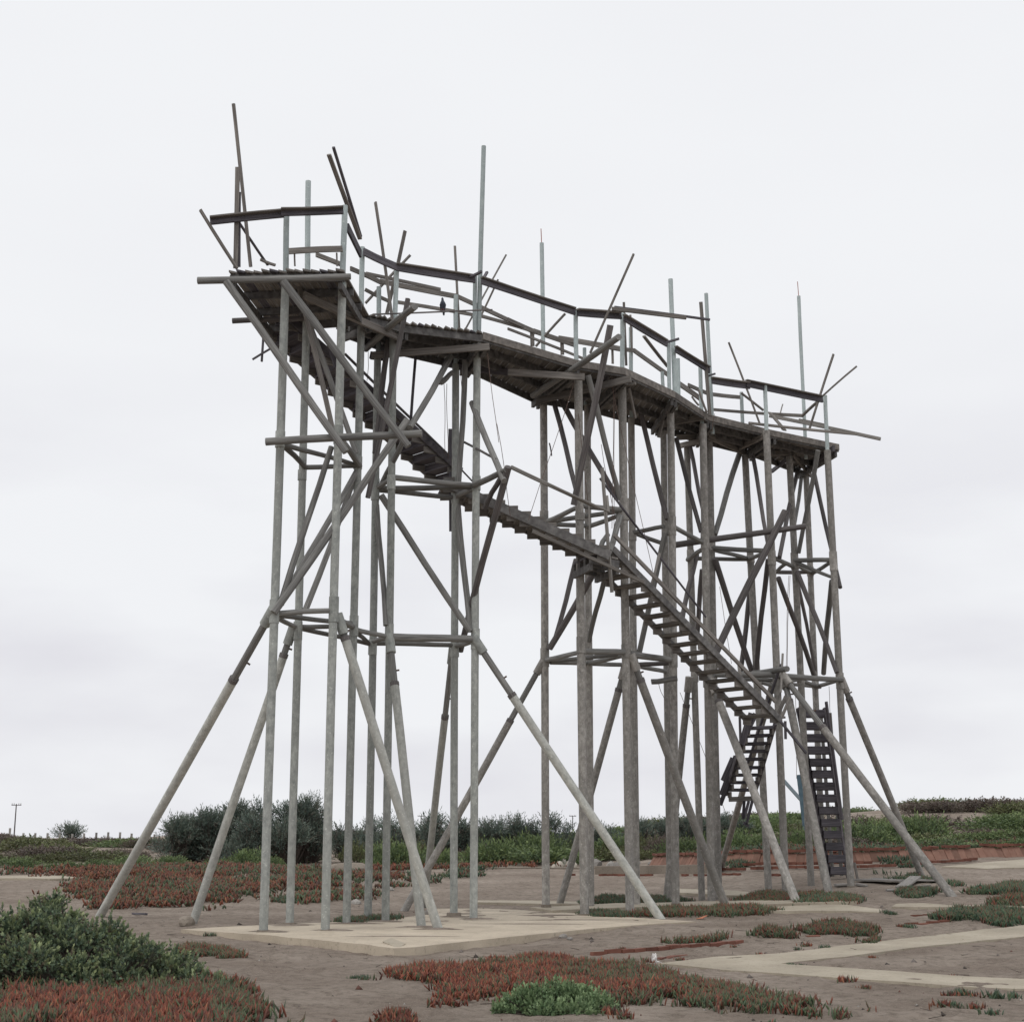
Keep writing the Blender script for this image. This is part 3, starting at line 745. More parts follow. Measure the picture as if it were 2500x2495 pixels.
# ---- squared timbers: name, view, x1, y1, Y1, x2, y2, Y2, width, depth, material, roll(deg)
BEAMS = [
 # beams under the decks
 ('joist', ID, 742, 721, 25.95, 973, 824, 28.35, .06, .15, 'timber', 0), ('joist', ID, 907, 868, 28.95, 1195, 847, 28.85, .06, .15, 'timber', 0),
 ('joist', ID, 1240, 909, 30.2, 1427, 921, 30.45, .06, .15, 'timber', 0), ('joist', ID, 1311, 979, 32.4, 1540, 925, 30.9, .06, .16, 'timber', 0),
 ('joist', ID, 1530, 938, 31.6, 1552, 936, 31.5, .06, .06, 'timber', 0),
 ('joist', ID, 1596, 1040, 35.2, 1722, 1018, 34.6, .06, .14, 'timber', 0), ('joist', ID, 1653, 1068, 36.0, 1726, 1066, 36.3, .06, .14, 'timber', 0),
 ('joist', ID, 1728, 1066, 36.2, 1818, 1106, 37.9, .06, .14, 'timber', 0), ('joist', ID, 1803, 1094, 37.6, 1867, 1064, 35.9, .06, .14, 'timber', 0),
 ('joist', ID, 1842, 1106, 38.0, 1930, 1106, 38.2, .06, .14, 'timber', 0), ('joist', ID, 1935, 1107, 38.2, 1979, 1160, 40.3, .06, .14, 'timber', 0),
 ('joist', ID, 2036, 1094, 37.1, 1971, 1142, 40.0, .06, .16, 'dark_timber', 0), ('joist', ID, 1885, 1150, 40, 1925, 1118, 38.4, .05, .12, 'dark_timber', 0),
 ('joist', ID, 1655, 1090, 36.6, 1705, 1078, 36.0, .05, .14, 'timber', 0), ('joist', ID, 1112, 894, 30.4, 1240, 909, 31.0, .06, .15, 'dark_timber', 0),
 ('joist', ID, 1080, 888, 30.3, 1130, 898, 30.2, .06, .12, 'dark_timber', 0), ('joist', ID, 905, 868, 29.3, 945, 872, 29.2, .10, .16, 'dark_timber', 0),
 # braces of sawn timber
 ('brace', ya, 610, 190, 26.2, 880, 1335, 26.4, .085, .085, 'timber', 0), ('brace', ya, 690, 480, 27.2, 1060, 1500, 27.6, .09, .09, 'pole', 0),
 ('brace', ya, 815, 560, 28.3, 900, 830, 28.3, .08, .08, 'dark_timber', 0), ('brace', ya, 1465, 288, 27.9, 1150, 1850, 28.1, .085, .085, 'dark_pole', 0),
 ('brace', ya, 1525, 745, 29.6, 1488, 1240, 29.4, .05, .05, 'dark_timber', 0),
 ('board', ya, 335, 520, 28.3, 318, 780, 28.3, .04, .06, 'dark_timber', 0), ('board', ya, 245, 765, 28.2, 465, 638, 28.2, .03, .04, 'dark_timber', 0),
 ('board', vc, 405, 40, 34.2, 308, 440, 34.4, .05, .09, 'timber', 0), ('board', vb, 1515, 170, 31.9, 1612, 645, 32.4, .05, .09, 'timber', 0),
 ('board', vb, 265, 1040, 33, 300, 1240, 33, .03, .03, 'dark_timber', 0),
 ('board', xa, 1487, -240, 30.5, 1489, 157, 30.5, .07, .05, 'dark_timber', 0), ('board', ya, 1797, 1310, 30.9, 1795, 1660, 30.9, .08, .05, 'dark_timber', 0),
 # balusters of the stairs
 ('baluster', ID, 1470, 1142, 30.0, 1494, 1446, 30.2, .07, .045, 'pale_timber', 0), ('baluster', ID, 1482, 1210, 30.05, 1486, 1250, 30.05, .05, .04, 'pale_timber', 0),
 ('baluster', ID, 1611, 1350, 31.3, 1585, 1444, 31.4, .06, .045, 'pale_timber', 0), ('baluster', ID, 1659, 1494, 32.2, 1663, 1550, 32.2, .07, .045, 'pale_timber', 0),
 ('baluster', ID, 1804, 1621, 33.3, 1807, 1665, 33.3, .07, .045, 'pale_timber', 0), ('baluster', ID, 1911, 1595, 34.9, 1906, 1690, 34.9, .05, .045, 'pale_timber', 0),
 ('baluster', ID, 1438, 1226, 30.0, 1440, 1320, 30.0, .035, .03, 'pale_timber', 0), ('baluster', ID, 1723, 1500, 32.6, 1726, 1610, 32.6, .06, .04, 'pale_timber', 0),
 ('handrail', ID, 1907, 1622, 35.0, 1826, 1862, 36.9, .05, .06, 'dark_timber', 0),
 ('board', ID, 1919, 1700, 34.6, 1893, 1760, 34.4, .05, .09, 'timber', 0), ('board', ID, 1928, 1703, 34.5, 1908, 1752, 34.3, .05, .07, 'timber', 0),
 # left platform rails and loose boards
 ('rail', ID, 513, 540, 25.4, 693, 522, 25.45, .05, .155, 'dark_timber', 0), ('rail', ID, 686, 519, 25.40, 838, 514, 25.6, .05, .15, 'dark_timber', 0),
 ('rail', ID, 513, 531, 25.33, 693, 513.5, 25.38, .11, .03, 'timber', 0), ('rail', ID, 686, 510.5, 25.33, 838, 506, 25.53, .11, .03, 'timber', 0),
 ('rail', ID, 705, 614, 25.5, 836, 608, 25.75, .04, .115, 'timber', 0), ('rail_prop', ID, 719, 620, 25.6, 720, 650, 25.6, .03, .03, 'timber', 0), ('rail_prop', ID, 822, 618, 25.8, 823, 650, 25.8, .03, .03, 'timber', 0),
 ('rail', ID, 849, 556, 26.1, 880, 620, 27.6, .05, .17, 'dark_timber', 0), ('rail', ID, 772, 622, 27.6, 838, 648, 28.2, .04, .10, 'timber', 0),
 ('loose_board', ID, 570, 254, 25.5, 612, 652, 26.2, .055, .055, 'timber', 0), ('loose_board', ID, 580, 409, 25.45, 575, 655, 25.5, .085, .04, 'timber', 0),
 ('loose_board', ID, 585, 470, 25.52, 584, 652, 25.55, .05, .03, 'dark_timber', 0),
 ('loose_board', ID, 489, 513, 25.25, 579, 656, 25.5, .08, .045, 'timber', 0), ('loose_board', ID, 582, 541, 26.5, 654, 648, 27.4, .05, .03, 'dark_timber', 0),
 ('loose_board', ID, 636, 634, 27.2, 672, 648, 27.4, .05, .05, 'timber', 0),
 ('loose_board', ID, 803, 378, 25.7, 879, 584, 27.5, .085, .04, 'timber', 0), ('loose_board', ID, 814, 360, 25.9, 881, 578, 27.7, .055, .045, 'dark_timber', 0),
 # walkway rails, near side
 ('rail', ID, 888, 615, 27.75, 968, 652, 28.4, .05, .16, 'dark_timber', 0), ('rail', ID, 968, 653, 28.4, 1160, 683, 29.2, .05, .155, 'dark_timber', 0),
 ('rail', ID, 1176, 686, 29.25, 1404, 762, 30.65, .05, .155, 'dark_timber', 0), ('rail', ID, 1410, 764, 30.6, 1516, 772, 31.6, .05, .15, 'dark_timber', 0),
 ('rail', ID, 1176, 677, 29.2, 1404, 753, 30.6, .10, .03, 'timber', 0), ('rail', ID, 968, 643.5, 28.35, 1160, 673.5, 29.15, .10, .03, 'timber', 0), ('rail', ID, 1410, 755, 30.5, 1516, 763, 31.5, .11, .03, 'timber', 0),
 ('rail', ID, 1494, 754, 31.2, 1675, 776, 31.6, .05, .085, 'timber', 0), ('rail', ID, 1500, 750, 31.3, 1733, 781, 31.8, .05, .05, 'dark_timber', 0),
 ('rail', ID, 1524, 777, 31.6, 1628, 840, 33.4, .05, .15, 'dark_timber', 0), ('rail', ID, 1650, 854, 33.55, 1732, 905, 34.7, .05, .15, 'dark_timber', 0),
 ('rail', ID, 1524, 768.5, 31.5, 1628, 831, 33.3, .09, .03, 'timber', 0), ('rail', ID, 1650, 845.5, 33.45, 1732, 896, 34.6, .09, .03, 'timber', 0),
 ('rail', ID, 1738, 930, 34.7, 1830, 943, 35.3, .05, .15, 'dark_timber', 0), ('rail', ID, 1822, 937, 35.2, 2008, 976, 36.9, .05, .16, 'dark_timber', 0),
 ('rail', ID, 1822, 928, 35.1, 2008, 967, 36.8, .09, .03, 'timber', 0), ('rail', ID, 1738, 921.5, 34.6, 1830, 934, 35.2, .09, .03, 'timber', 0),
 ('rail_cap', ID, 1148, 676, 29.1, 1176, 663, 28.9, .06, .05, 'dark_timber', 0), ('rail_cap', ID, 1180, 680, 29.3, 1189, 665, 29.5, .06, .05, 'dark_timber', 0),
 ('rail_cap', ID, 1624, 836, 33.5, 1658, 827, 33.4, .06, .05, 'dark_timber', 0), ('rail_cap', ID, 1730, 918, 34.6, 1745, 913, 34.8, .05, .05, 'dark_timber', 0),
 # far-side rails
 ('rail', ID, 856, 656, 28.3, 930, 690, 29.15, .04, .10, 'timber', 0), ('rail', ID, 928, 687, 29.15, 1114, 724, 30.3, .04, .11, 'timber', 0), ('rail', ID, 894, 668, 29.0, 1075, 707, 30.1, .04, .07, 'timber', 0),
 ('rail', ID, 1112, 722, 30.3, 1305, 812, 32.9, .04, .10, 'timber', 0), ('rail', ID, 891, 707, 29.2, 950, 736, 29.4, .04, .075, 'timber', 0),
 ('rail', ID, 970, 738, 29.5, 1156, 769, 30.4, .04, .075, 'timber', 0), ('rail', ID, 1175, 772, 30.5, 1310, 812, 32.7, .04, .075, 'timber', 0),
 ('rail', ID, 1240, 780, 31.2, 1303, 808, 32.8, .04, .09, 'timber', 0), ('rail', ID, 1302, 808, 32.9, 1402, 842, 33.5, .04, .12, 'timber', 0), ('rail', ID, 1364, 826, 33.3, 1514, 852, 34.0, .04, .13, 'timber', 0),
 ('rail', ID, 1528, 854, 34.1, 1550, 856, 34.3, .04, .10, 'timber', 0), ('rail', ID, 1548, 856, 34.3, 1632, 916, 35.5, .04, .12, 'timber', 0), ('rail', ID, 1240, 803, 31.3, 1422, 875, 33.4, .035, .06, 'timber', 0),
 ('rail', ID, 1655, 935, 35.4, 1712, 975, 36.4, .05, .14, 'timber', 0), ('rail', ID, 1680, 940, 35.8, 1738, 965, 36.4, .04, .10, 'timber', 0),
 ('rail', ID, 1740, 963, 36.5, 1806, 970, 37.8, .04, .10, 'timber', 0), ('rail', ID, 1740, 1000, 36.5, 1867, 1010, 37.9, .04, .075, 'timber', 0), ('rail', ID, 1880, 1011, 38.0, 1960, 1015, 38.2, .04, .09, 'timber', 0),
 ('rail_prop', ID, 1299, 810, 32.8, 1300, 845, 32.8, .10, .05, 'timber', 0), ('rail_prop', ID, 1372, 838, 33.4, 1373, 866, 33.4, .09, .05, 'timber', 0), ('rail_prop', ID, 1495, 855, 34, 1496, 888, 34, .06, .05, 'timber', 0),
 ('rail_brace', ID, 1002, 623, 29.3, 892, 741, 29.6, .06, .04, 'pale_timber', 0), ('rail_brace', ID, 1380, 766, 32.7, 1308, 846, 33.1, .06, .04, 'timber', 0), ('rail_brace', ID, 1572, 821, 33.2, 1630, 895, 34.4, .08, .04, 'timber', 0),
 ('rail_brace', ID, 1810, 960, 37.6, 1864, 1002, 37.8, .07, .04, 'timber', 0), ('rail_brace', ID, 2000, 978, 37.0, 1958, 1016, 38.1, .08, .05, 'timber', 0),
 ('loose_board', ID, 916.5, 494, 28.3, 958, 783, 28.5, .075, .04, 'timber', 0), ('loose_board', ID, 989, 564, 28.9, 944, 768, 29.2, .08, .04, 'timber', 0),
 ('loose_board', ID, 1110.5, 601, 30.2, 1121, 800, 30.4, .045, .045, 'timber', 0), ('loose_board', ID, 1235.5, 623, 30.6, 1137, 803, 30.4, .06, .04, 'pale_timber', 0),
 ('loose_board', ID, 1216, 683, 30.9, 1176, 768, 30.9, .04, .04, 'timber', 0), ('loose_board', ID, 1547, 621, 30.5, 1441, 862, 30.6, .075, .045, 'timber', 0),
 ('loose_board', ID, 1523, 738, 33.8, 1529, 893, 34.2, .06, .04, 'timber', 0), ('loose_board', ID, 1539, 769, 34.1, 1543, 860, 34.2, .05, .04, 'timber', 0),
 ('loose_board', ID, 1711, 738, 34.5, 1733, 1016, 34.6, .085, .05, 'timber', 0), ('loose_board', ID, 1706, 952, 34.4, 1726, 1008, 34.5, .05, .04, 'timber', 0),
 ('loose_board', ID, 1689, 968, 34.7, 1706, 990, 34.7, .05, .04, 'timber', 0),
 ('loose_board', ID, 1779, 836, 36.2, 1855, 1035, 36.6, .045, .04, 'timber', 0), ('loose_board', ID, 2035, 865, 36.7, 1976, 1048, 37.0, .085, .045, 'timber', 0),
 ('loose_board', ID, 2091, 895, 37.0, 2003, 972, 36.9, .07, .05, 'timber', 0), ('loose_board', ID, 1911, 987, 38, 1905, 1010, 38, .05, .03, 'pale_timber', 0),
 ('loose_board', ID, 1878, 1007, 37.2, 1916, 1051, 36.6, .11, .03, 'timber', 0), ('loose_board', ID, 1898, 1030, 36.9, 1912, 1050, 36.8, .12, .03, 'pale_timber', 0),
 ('loose_board', ID, 1878, 1015, 37.4, 2150, 1072, 37.6, .05, .09, 'pale_timber', 0), ('loose_board', ID, 1828, 1033, 35.6, 2091, 1060, 36.6, .05, .065, 'timber', 0), ('loose_board', ID, 1950, 1027, 37.6, 2014, 1040, 37.7, .05, .11, 'timber', 0),
]
for (nm, c, x1, y1, Y1, x2, y2, Y2, w, h, mt, rl) in BEAMS:
    beam(nm, pt(c, x1, y1, Y1), pt(c, x2, y2, Y2), w, h, M[mt], root, math.radians(rl), bend=random.uniform(-.012, .012))

# ---- pale pipes that carry the rails and stick up above them
RP = [  # top pixel, bottom pixel, depth, radius, rod length
 ((700, 509), (697, 700), 25.75, .055, 0), ((842, 503), (836, 700), 25.9, .056, 0), ((752.5, 443), (750, 760), P2, .056, 0), ((884.5, 604), (882, 800), P4, .052, 0),
 ((925, 701), (923, 860), P5, .050, 0), ((969, 643), (963, 830), P6, .051, 0), ((1113, 721), (1112.5, 895), P7, .050, 0),
 ((1181, 357.6), (1168, 850), P8, .050, 0), ((1160, 675), (1159, 850), P8 - .05, .045, 0),
 ((1322.5, 594), (1327.5, 982), M1, .051, .18), ((1405.5, 756), (1407.5, 930), M2, .050, 0), ((1519.6, 766), (1519.6, 945), M4, .052, 0),
 ((1637, 682), (1649, 1000), M6, .056, 0), ((1632.5, 838), (1635.5, 1000), M6 - .1, .048, 0), ((1655, 876), (1657, 1030), M7, .050, 0), ((1540, 800), (1542, 1020), M5, .050, 0),
 ((1617, 908), (1619, 960), 35.2, .045, 0), ((1427, 850), (1429, 990), M3, .045, 0),
 ((1709.5, 891), (1714, 1036), M10, .050, 0), ((1724, 717), (1740, 1060), M11 - 1.0, .049, 0), ((1810, 958), (1815, 1110), R1, .050, 0), ((1867.5, 939), (1871, 1052), R2, .052, 0),
 ((1950, 723.5), (1968, 1120), R3 + .1, .049, .18), ((2014.5, 966), (2020, 1100), R5, .053, 0),
]
for tp, bt, Y, r, rod in RP:
    a = W(*bt, Y); b = W(*tp, Y)
    o = pole('rail_post', a, b, r, M['rail_pipe'], root, n=14, wob=.006, segs=4)
    if rod:
        L = 40 * Y / F
        pole('iron_rod', b - Vector((0, 0, .1)), b + Vector((-.015, 0, L)), .010, M['rod'], o, n=6, segs=1)

# ---- steel wires hanging between decks and stairs
WIRES = [(1403, 929, 30.6, 1290, 1270, 29.6), (1497, 920, 31.5, 1494, 1290, 31.0), (1503, 920, 31.6, 1499, 1290, 31.1), (1488, 915, 31.4, 1594, 1395, 31.4), (1190, 862, 28.9, 1218, 1080, 28.4),
         (1213, 1035, 28.2, 1246, 1260, 28.6), (1084, 937, 30, 1087, 1120, 30.4), (1091, 937, 30, 1094, 1120, 30.4), (1126, 905, 30.3, 1128, 975, 30.3), (899, 858, 29.2, 896, 930, 29.4),
         (1757, 1432, 35, 1786, 1620, 34.6), (1926, 1405, 36, 1919, 1640, 35.4), (1929, 1405, 36, 1922, 1640, 35.4), (1412, 1010, 30.7, 1436, 1230, 30.5), (1468, 1085, 31, 1500, 1260, 31),
         (1608, 1668, 33.2, 1624, 1710, 33.2), (1660, 1690, 36, 1772, 1985, 38), (2024, 1675, 38, 2030, 1780, 38), (1942, 1700, 37, 1945, 1900, 38), (1745, 1010, 34.5, 1738, 1060, 34.6)]
for (x1, y1, Y1, x2, y2, Y2) in WIRES:
    pole('cable', W(x1, y1, Y1), W(x2, y2, Y2), .0065, M['wire'], root, n=5, wob=.02, segs=4)

# ---- decks: plank sheets on joists
DECK_Z = 11.74
def deck(front, rear, n, fascia_mat='frame_timber', over=.10, skew=.05, zf=DECK_Z, fascia=False):
    """front, rear: two plan points each (same order along the walkway)"""
    f0, f1 = [Vector((p[0], p[1], 0)) for p in front]
    r0, r1 = [Vector((p[0], p[1], 0)) for p in rear]
    bm = bmesh.new()
    def bxx(a, b, w, h, z):
        a = Vector((a.x, a.y, z)); b = Vector((b.x, b.y, z))
        m = frame_at(a, b)
        L = (b - a).length
        q = []
        for l in (0, L):
            for sx, sy in ((-1, -1), (-1, 1), (1, 1), (1, -1)):
                q.append(bm.verts.new(m @ Vector((sx * w / 2, sy * h / 2, l))))
        for f in ((0, 1, 2, 3), (7, 6, 5, 4), (0, 4, 5, 1), (1, 5, 6, 2), (2, 6, 7, 3), (3, 7, 4, 0)):
            bm.faces.new([q[i] for i in f])
    out = ((f0 - r0).normalized() + (f1 - r1).normalized()).normalized()
    if fascia:
        out3 = out * (over * .3 + .045)
        fa = f0 + out3; fb = f1 + out3
    bxx(f0, f1, .05, .15, zf - .08)
    bxx(r0, r1, .05, .15, zf - .08)
    for t in (.33, .66):
        bxx(f0.lerp(r0, t), f1.lerp(r1, t), .06, .14, zf - .075)
    for t in (.04, .96):
        bxx(f0.lerp(f1, t), r0.lerp(r1, t), .07, .15, zf - .225)
    bmesh.ops.recalc_face_normals(bm, faces=bm.faces)
    me = bpy.data.meshes.new('deck')
    bm.to_mesh(me); bm.free()
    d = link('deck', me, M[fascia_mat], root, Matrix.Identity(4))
    if fascia:
        zq = Vector((0, 0, zf - .035))
        beam('fascia_board', fa + zq, fb + zq, .035, .165, M['fascia'], d)
    for i in range(n):
        t0, t1 = (i + .04) / n, (i + .93) / n
        a0, a1 = f0.lerp(f1, t0), f0.lerp(f1, t1)
        b0, b1 = r0.lerp(r1, t0), r0.lerp(r1, t1)
        dr = (b0 - a0).normalized()
        e = random.uniform(.4, 1.2) * over
        a0 = a0 - dr * (e + skew); a1 = a1 - dr * (e - skew)
        e = random.uniform(.0, 1.4) * over
        b0 = b0 + dr * e; b1 = b1 + dr * e
        zl = zf + .002 + random.uniform(0, .008)
        th = .04
        org = Vector((a0.x, a0.y, zl))
        warp = random.uniform(0, .02)
        vs = [Vector((q.x, q.y, zl)) - org for q in (a0, a1, b1, b0)]
        vs[0].z += warp
        vs[1].z += warp * random.random()
        vs += [v + Vector((0, 0, th)) for v in vs]
        m3 = frame_at(Vector((0, 0, 0)), b0 - a0)
        inv = m3.inverted()
        vs = [inv @ v for v in vs]
        pm = mesh('plank', vs, [(3, 2, 1, 0), (4, 5, 6, 7), (0, 1, 5, 4), (1, 2, 6, 5), (2, 3, 7, 6), (3, 0, 4, 7)])
        link('plank', pm, M['timber' if random.random() < .8 else 'dark_timber'], d, Matrix.Translation(org) @ m3)
    return d

def dz(x, y, z=DECK_Z):
    p = WZ(x, y, z)
    return (p.x, p.y)
dA0, dA1 = dz(562, 672), dz(842, 668)
dB0, dB1 = (-4.95, 28.25), dz(902, 775)
deck(dA0, dB0, 1) if False else None
deck((dA0, dA1), (dB0, dB1), 14)
dC0, dC1 = dz(985, 795), dz(1178, 818)
deck((dB1, dC0), ((-3.55, 28.45), (-2.75, 29.45)), 6)
rP7 = (-1.05, 30.75)
deck((dC0, dC1), ((-2.75, 29.45), rP7), 12)
dM2 = dz(1406, 886)
rM1 = (0.55, 33.25)
deck((dC1, dM2), (rP7, rM1), 14, over=.02, skew=.012, fascia=True)
dM4 = dz(1524, 905)
rM3 = (1.85, 33.95)
deck((dM2, dM4), (rM1, rM3), 8, over=.02, skew=.012, fascia=True)
dM6 = dz(1645, 962)
rM7 = (3.6, 35.6)
deck((dM4, dM6), (rM3, rM7), 10, over=.02, skew=.012, fascia=True)
dM10 = dz(1730, 1018)
rM11 = (4.75, 36.75)
deck((dM6, dM10), (rM7, rM11), 8, over=.02, skew=.012, fascia=True)
dR2 = dz(1884, 1056)
rR1 = (6.35, 38.1)
deck((dM10, dR2), (rM11, rR1), 11, over=.02, skew=.012, fascia=True)
dR5 = dz(2046, 1090)
rR4 = (8.2, 40.3)
deck((dR2, dR5), (rR1, rR4), 10, over=.02, skew=.012, fascia=True)

# ---- stairs
def stair(n0, f0, n1, f1, n, tread=.26, th=.045, riser=0.0, mat='timber', cleat=False, sw=.16, drop=.0, block=0.0):
    """near/far corners at the top (0) and bottom (1)"""
    n0, f0, n1, f1 = map(Vector, (n0, f0, n1, f1))
    bm = bmesh.new()
    def bx(a, b, w, h):
        m = frame_at(a, b)
        L = (b - a).length
        q = []
        for l in (0, L):
            for sx, sy in ((-1, -1), (-1, 1), (1, 1), (1, -1)):
                q.append(bm.verts.new(m @ Vector((sx * w / 2, sy * h / 2, l))))
        for f in ((0, 1, 2, 3), (7, 6, 5, 4), (0, 4, 5, 1), (1, 5, 6, 2), (2, 6, 7, 3), (3, 7, 4, 0)):
            bm.faces.new([q[i] for i in f])
    dn = Vector((0, 0, -drop))
    bx(n0 + dn, n1 + dn, .05, sw)
    bx(f0 + dn, f1 + dn, .05, sw)
    bmesh.ops.recalc_face_normals(bm, faces=bm.faces)
    me = bpy.data.meshes.new('staircase')
    bm.to_mesh(me); bm.free()
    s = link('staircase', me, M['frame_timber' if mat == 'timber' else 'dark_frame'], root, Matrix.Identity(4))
    across = (f0 - n0)
    run = (n1 - n0); run.z = 0
    rd = run.normalized()
    rise = abs(n1.z - n0.z) / n
    for i in range(n):
        t = (i + .5) / n
        a = n0.lerp(n1, t) + across.normalized() * .03
        b = f0.lerp(f1, t) - across.normalized() * .03
        jit = Vector((0, 0, random.uniform(-.008, .008)))
        beam('tread', a + jit, b + jit, tread, th, M[mat], s)
        if riser:
            off = rd * (tread / 2) + Vector((0, 0, -riser / 2 - th / 2 - .002))
            beam('riser', a + off, b + off, .03, riser, M[mat], s)
        if block:
            for e, sgn in ((b, -1), (a, 1)):
                c0 = e - rd * tread * .5 + across.normalized() * .035 * sgn + Vector((0, 0, random.uniform(-.01, .01) - .03))
                beam('step_block', c0, c0 + rd * tread * .96, .04, block, M[mat], s)
        if cleat:
            for e, sgn in ((b, -1), (a, 1)):
                c0 = e - rd * tread * .45 + Vector((0, 0, -th / 2 - rise * .42)) + across.normalized() * .035 * sgn
                beam('cleat', c0, c0 + rd * tread * .9, .04, rise * .78, M['timber'], s)
    return s
# upper flight behind the left trestle
fa0 = W(640, 800, 28.6); fa1 = W(1060, 1170, 31.4)
off = Vector((.62, -.72, 0))
stair(fa0 + off, fa0, fa1 + off, fa1, 14, .34, .05, .13, 'dark_timber', True)
# middle flight in front of the middle trestle
nb0 = W(1082, 1172, 30.05); nb1 = W(1490, 1353, 29.75)
off = Vector((-.12, .85, 0))
stair(nb0, nb0 + off, nb1, nb1 + off, 13, .25, .05, .11, 'timber', False, .19, .03, .33)
beam('ledger', W(1300, 1297, 29.3), W(1572, 1421, 30.0), .05, .07, M['timber'], root)
# landing
deck((tuple(W(1440, 1352, 29.9).xy), tuple(W(1510, 1360, 30.4).xy)), (tuple((W(1440, 1352, 29.9) + Vector((-.3, 1.0, 0))).xy), tuple((W(1510, 1360, 30.4) + Vector((-.4, 1.1, 0))).xy)), 4, zf=W(1475, 1356, 30.1).z - .05, over=.02, skew=0)
# long lower flight to the right
nc0 = W(1497, 1338, 30.6); nc1 = W(1905, 1755, 33.7)
off = Vector((-.60, .72, 0))
stair(nc0, nc0 + off, nc1, nc1 + off, 18, .27, .07, 0, 'timber', True, .14, .02)
beam('rail', W(1499, 1306, 30.5), W(1893, 1712, 33.6), .05, .09, M['timber'], root)
beam('rail', W(1905, 1760, 33.6), W(1968, 1838, 34.2), .04, .06, M['dark_timber'], root)
# broken flight going down to the left at the back
nd0 = W(1893, 1765, 35.0); nd1 = W(1842, 1938, 36.8)
fd0 = W(1822, 1768, 35.0); fd1 = W(1772, 1938, 36.8)
st = stair(nd0, fd0, nd1, fd1, 9, .26, .075, 0, 'dark_timber', True, .13)
beam('board', W(1779, 1951, 36.9), W(1838, 1949, 36.9), .05, .12, M['pale_timber'], root)
for (x1, y1, x2, y2) in ((1817, 1955, 1814, 2000), (1828, 1955, 1817, 1998), (1838, 1950, 1822, 2012), (1815, 2008, 1828, 2016)):
    beam('hanging_board', W(x1, y1, 36.9), W(x2, y2, 36.9), .05, .07, M['dark_timber'], root)
for (x1, y1, x2, y2) in ((1796, 1845, 1760, 1940), (1802, 1850, 1758, 1965), (1788, 1850, 1764, 1905)):
    beam('stringer', W(x1, y1, 36.4), W(x2, y2, 36.6), .05, .10, M['dark_timber'], root)
for (x1, y1, x2, y2) in ((1834, 1740, 1812, 1818), (1845, 1742, 1822, 1790), (1806, 1750, 1808, 1815)):
    beam('board', W(x1, y1, 34.9), W(x2, y2, 35.0), .06, .12, M['dark_timber'], root)
beam('board', W(1866, 1752, 34.3), W(1916, 1751, 34.4), .10, .05, M['timber'], root)
beam('board', W(1917, 1760, 34.6), W(1918, 1804, 34.6), .06, .05, M['dark_timber'], root)
# steep stair of the right trestle
ne0 = W(2012, 1728, 38.4); ne1 = W(2070, 2140, 39.6)
fe0 = W(1948, 1728, 38.4); fe1 = W(2026, 2140, 39.6)
n0, n1 = ne0, ne1
s = stair(ne0, fe0, ne1, fe1, 14, .24, .21, 0, 'dark_timber', False, .16)
beam('handrail', W(2017, 1713, 38.1), W(2056, 2000, 38.9), .06, .10, M['dark_timber'], root)
beam('board', W(2086, 2105, 39.0), W(2095, 2152, 39.0), .10, .05, M['timber'], root)
for x0 in (2004, 2026):
    beam('stair_post', W(x0, 1740, 39.6), W(x0 + 30, 2150, 40.3), .09, .06, M['pole'], root)

# small footings where the posts meet the ground
for k, r, h in (('P1', .13, .05), ('P2', .15, .07), ('P5', .15, .07), ('P7', .17, .10), ('P8', .12, .03), ('P3', .12, .03), ('P4', .12, .03), ('P6', .11, .02),
                ('M1', .13, .05), ('M2', .15, .05), ('M4', .14, .05), ('M6', .13, .05), ('R2', .14, .06), ('R5', .12, .04)):
    a, b, o = posts[k]
    pole('footing', a + Vector((0, 0, -.2)), a + Vector((0, 0, h)), r * 1.1, M['kerb'], o, r2=r * .85, n=11, segs=1)

def drift(cx, cy, rx, ry, h, zb, mat='sand'):
    n = 22
    vs = [(cx, cy, zb + h)]
    ph = random.random() * 6
    for ring, f in ((.5, .72), (1.0, -.02)):
        for k in range(n):
            an = 2 * math.pi * k / n
            w = 1 + .28 * math.sin(an * 2 + ph) + .16 * math.sin(an * 5 + ph * 2) + random.uniform(-.08, .08)
            vs.append((cx + rx * ring * w * math.cos(an), cy + ry * ring * w * math.sin(an), zb + h * f))
    fs = [(0, 1 + k, 1 + (k + 1) % n) for k in range(n)] + [(1 + k, 1 + n + k, 1 + n + (k + 1) % n, 1 + (k + 1) % n) for k in range(n)]
    o = link('sand_drift', mesh('sand_drift', vs, fs, 80), M[mat], None, Matrix.Identity(4))
    o['kind'] = 'structure'
for k in ('P1', 'P2', 'P3', 'P4', 'P5', 'P6', 'P7', 'P8'):
    a = posts[k][0]
    drift(a.x + random.uniform(-.05, .15), a.y - .02, random.uniform(.25, .45), random.uniform(.14, .24), .028, .021)
for (x, y) in ((1029, 2263), (1070, 2268)):
    a = WZ(x, y, .02)
    drift(a.x, a.y, .35, .2, .03, .021)
for (x, y, rx, ry, h) in ((1340, 2234, .7, .2, .015), (1130, 2230, .5, .2, .012), (1300, 2255, .9, .12, .008), (980, 2285, .7, .10, .008), (1420, 2245, 1.0, .15, .008)):
    a = WZ(x, y, .02)
    drift(a.x, a.y, rx, ry, h, .021)

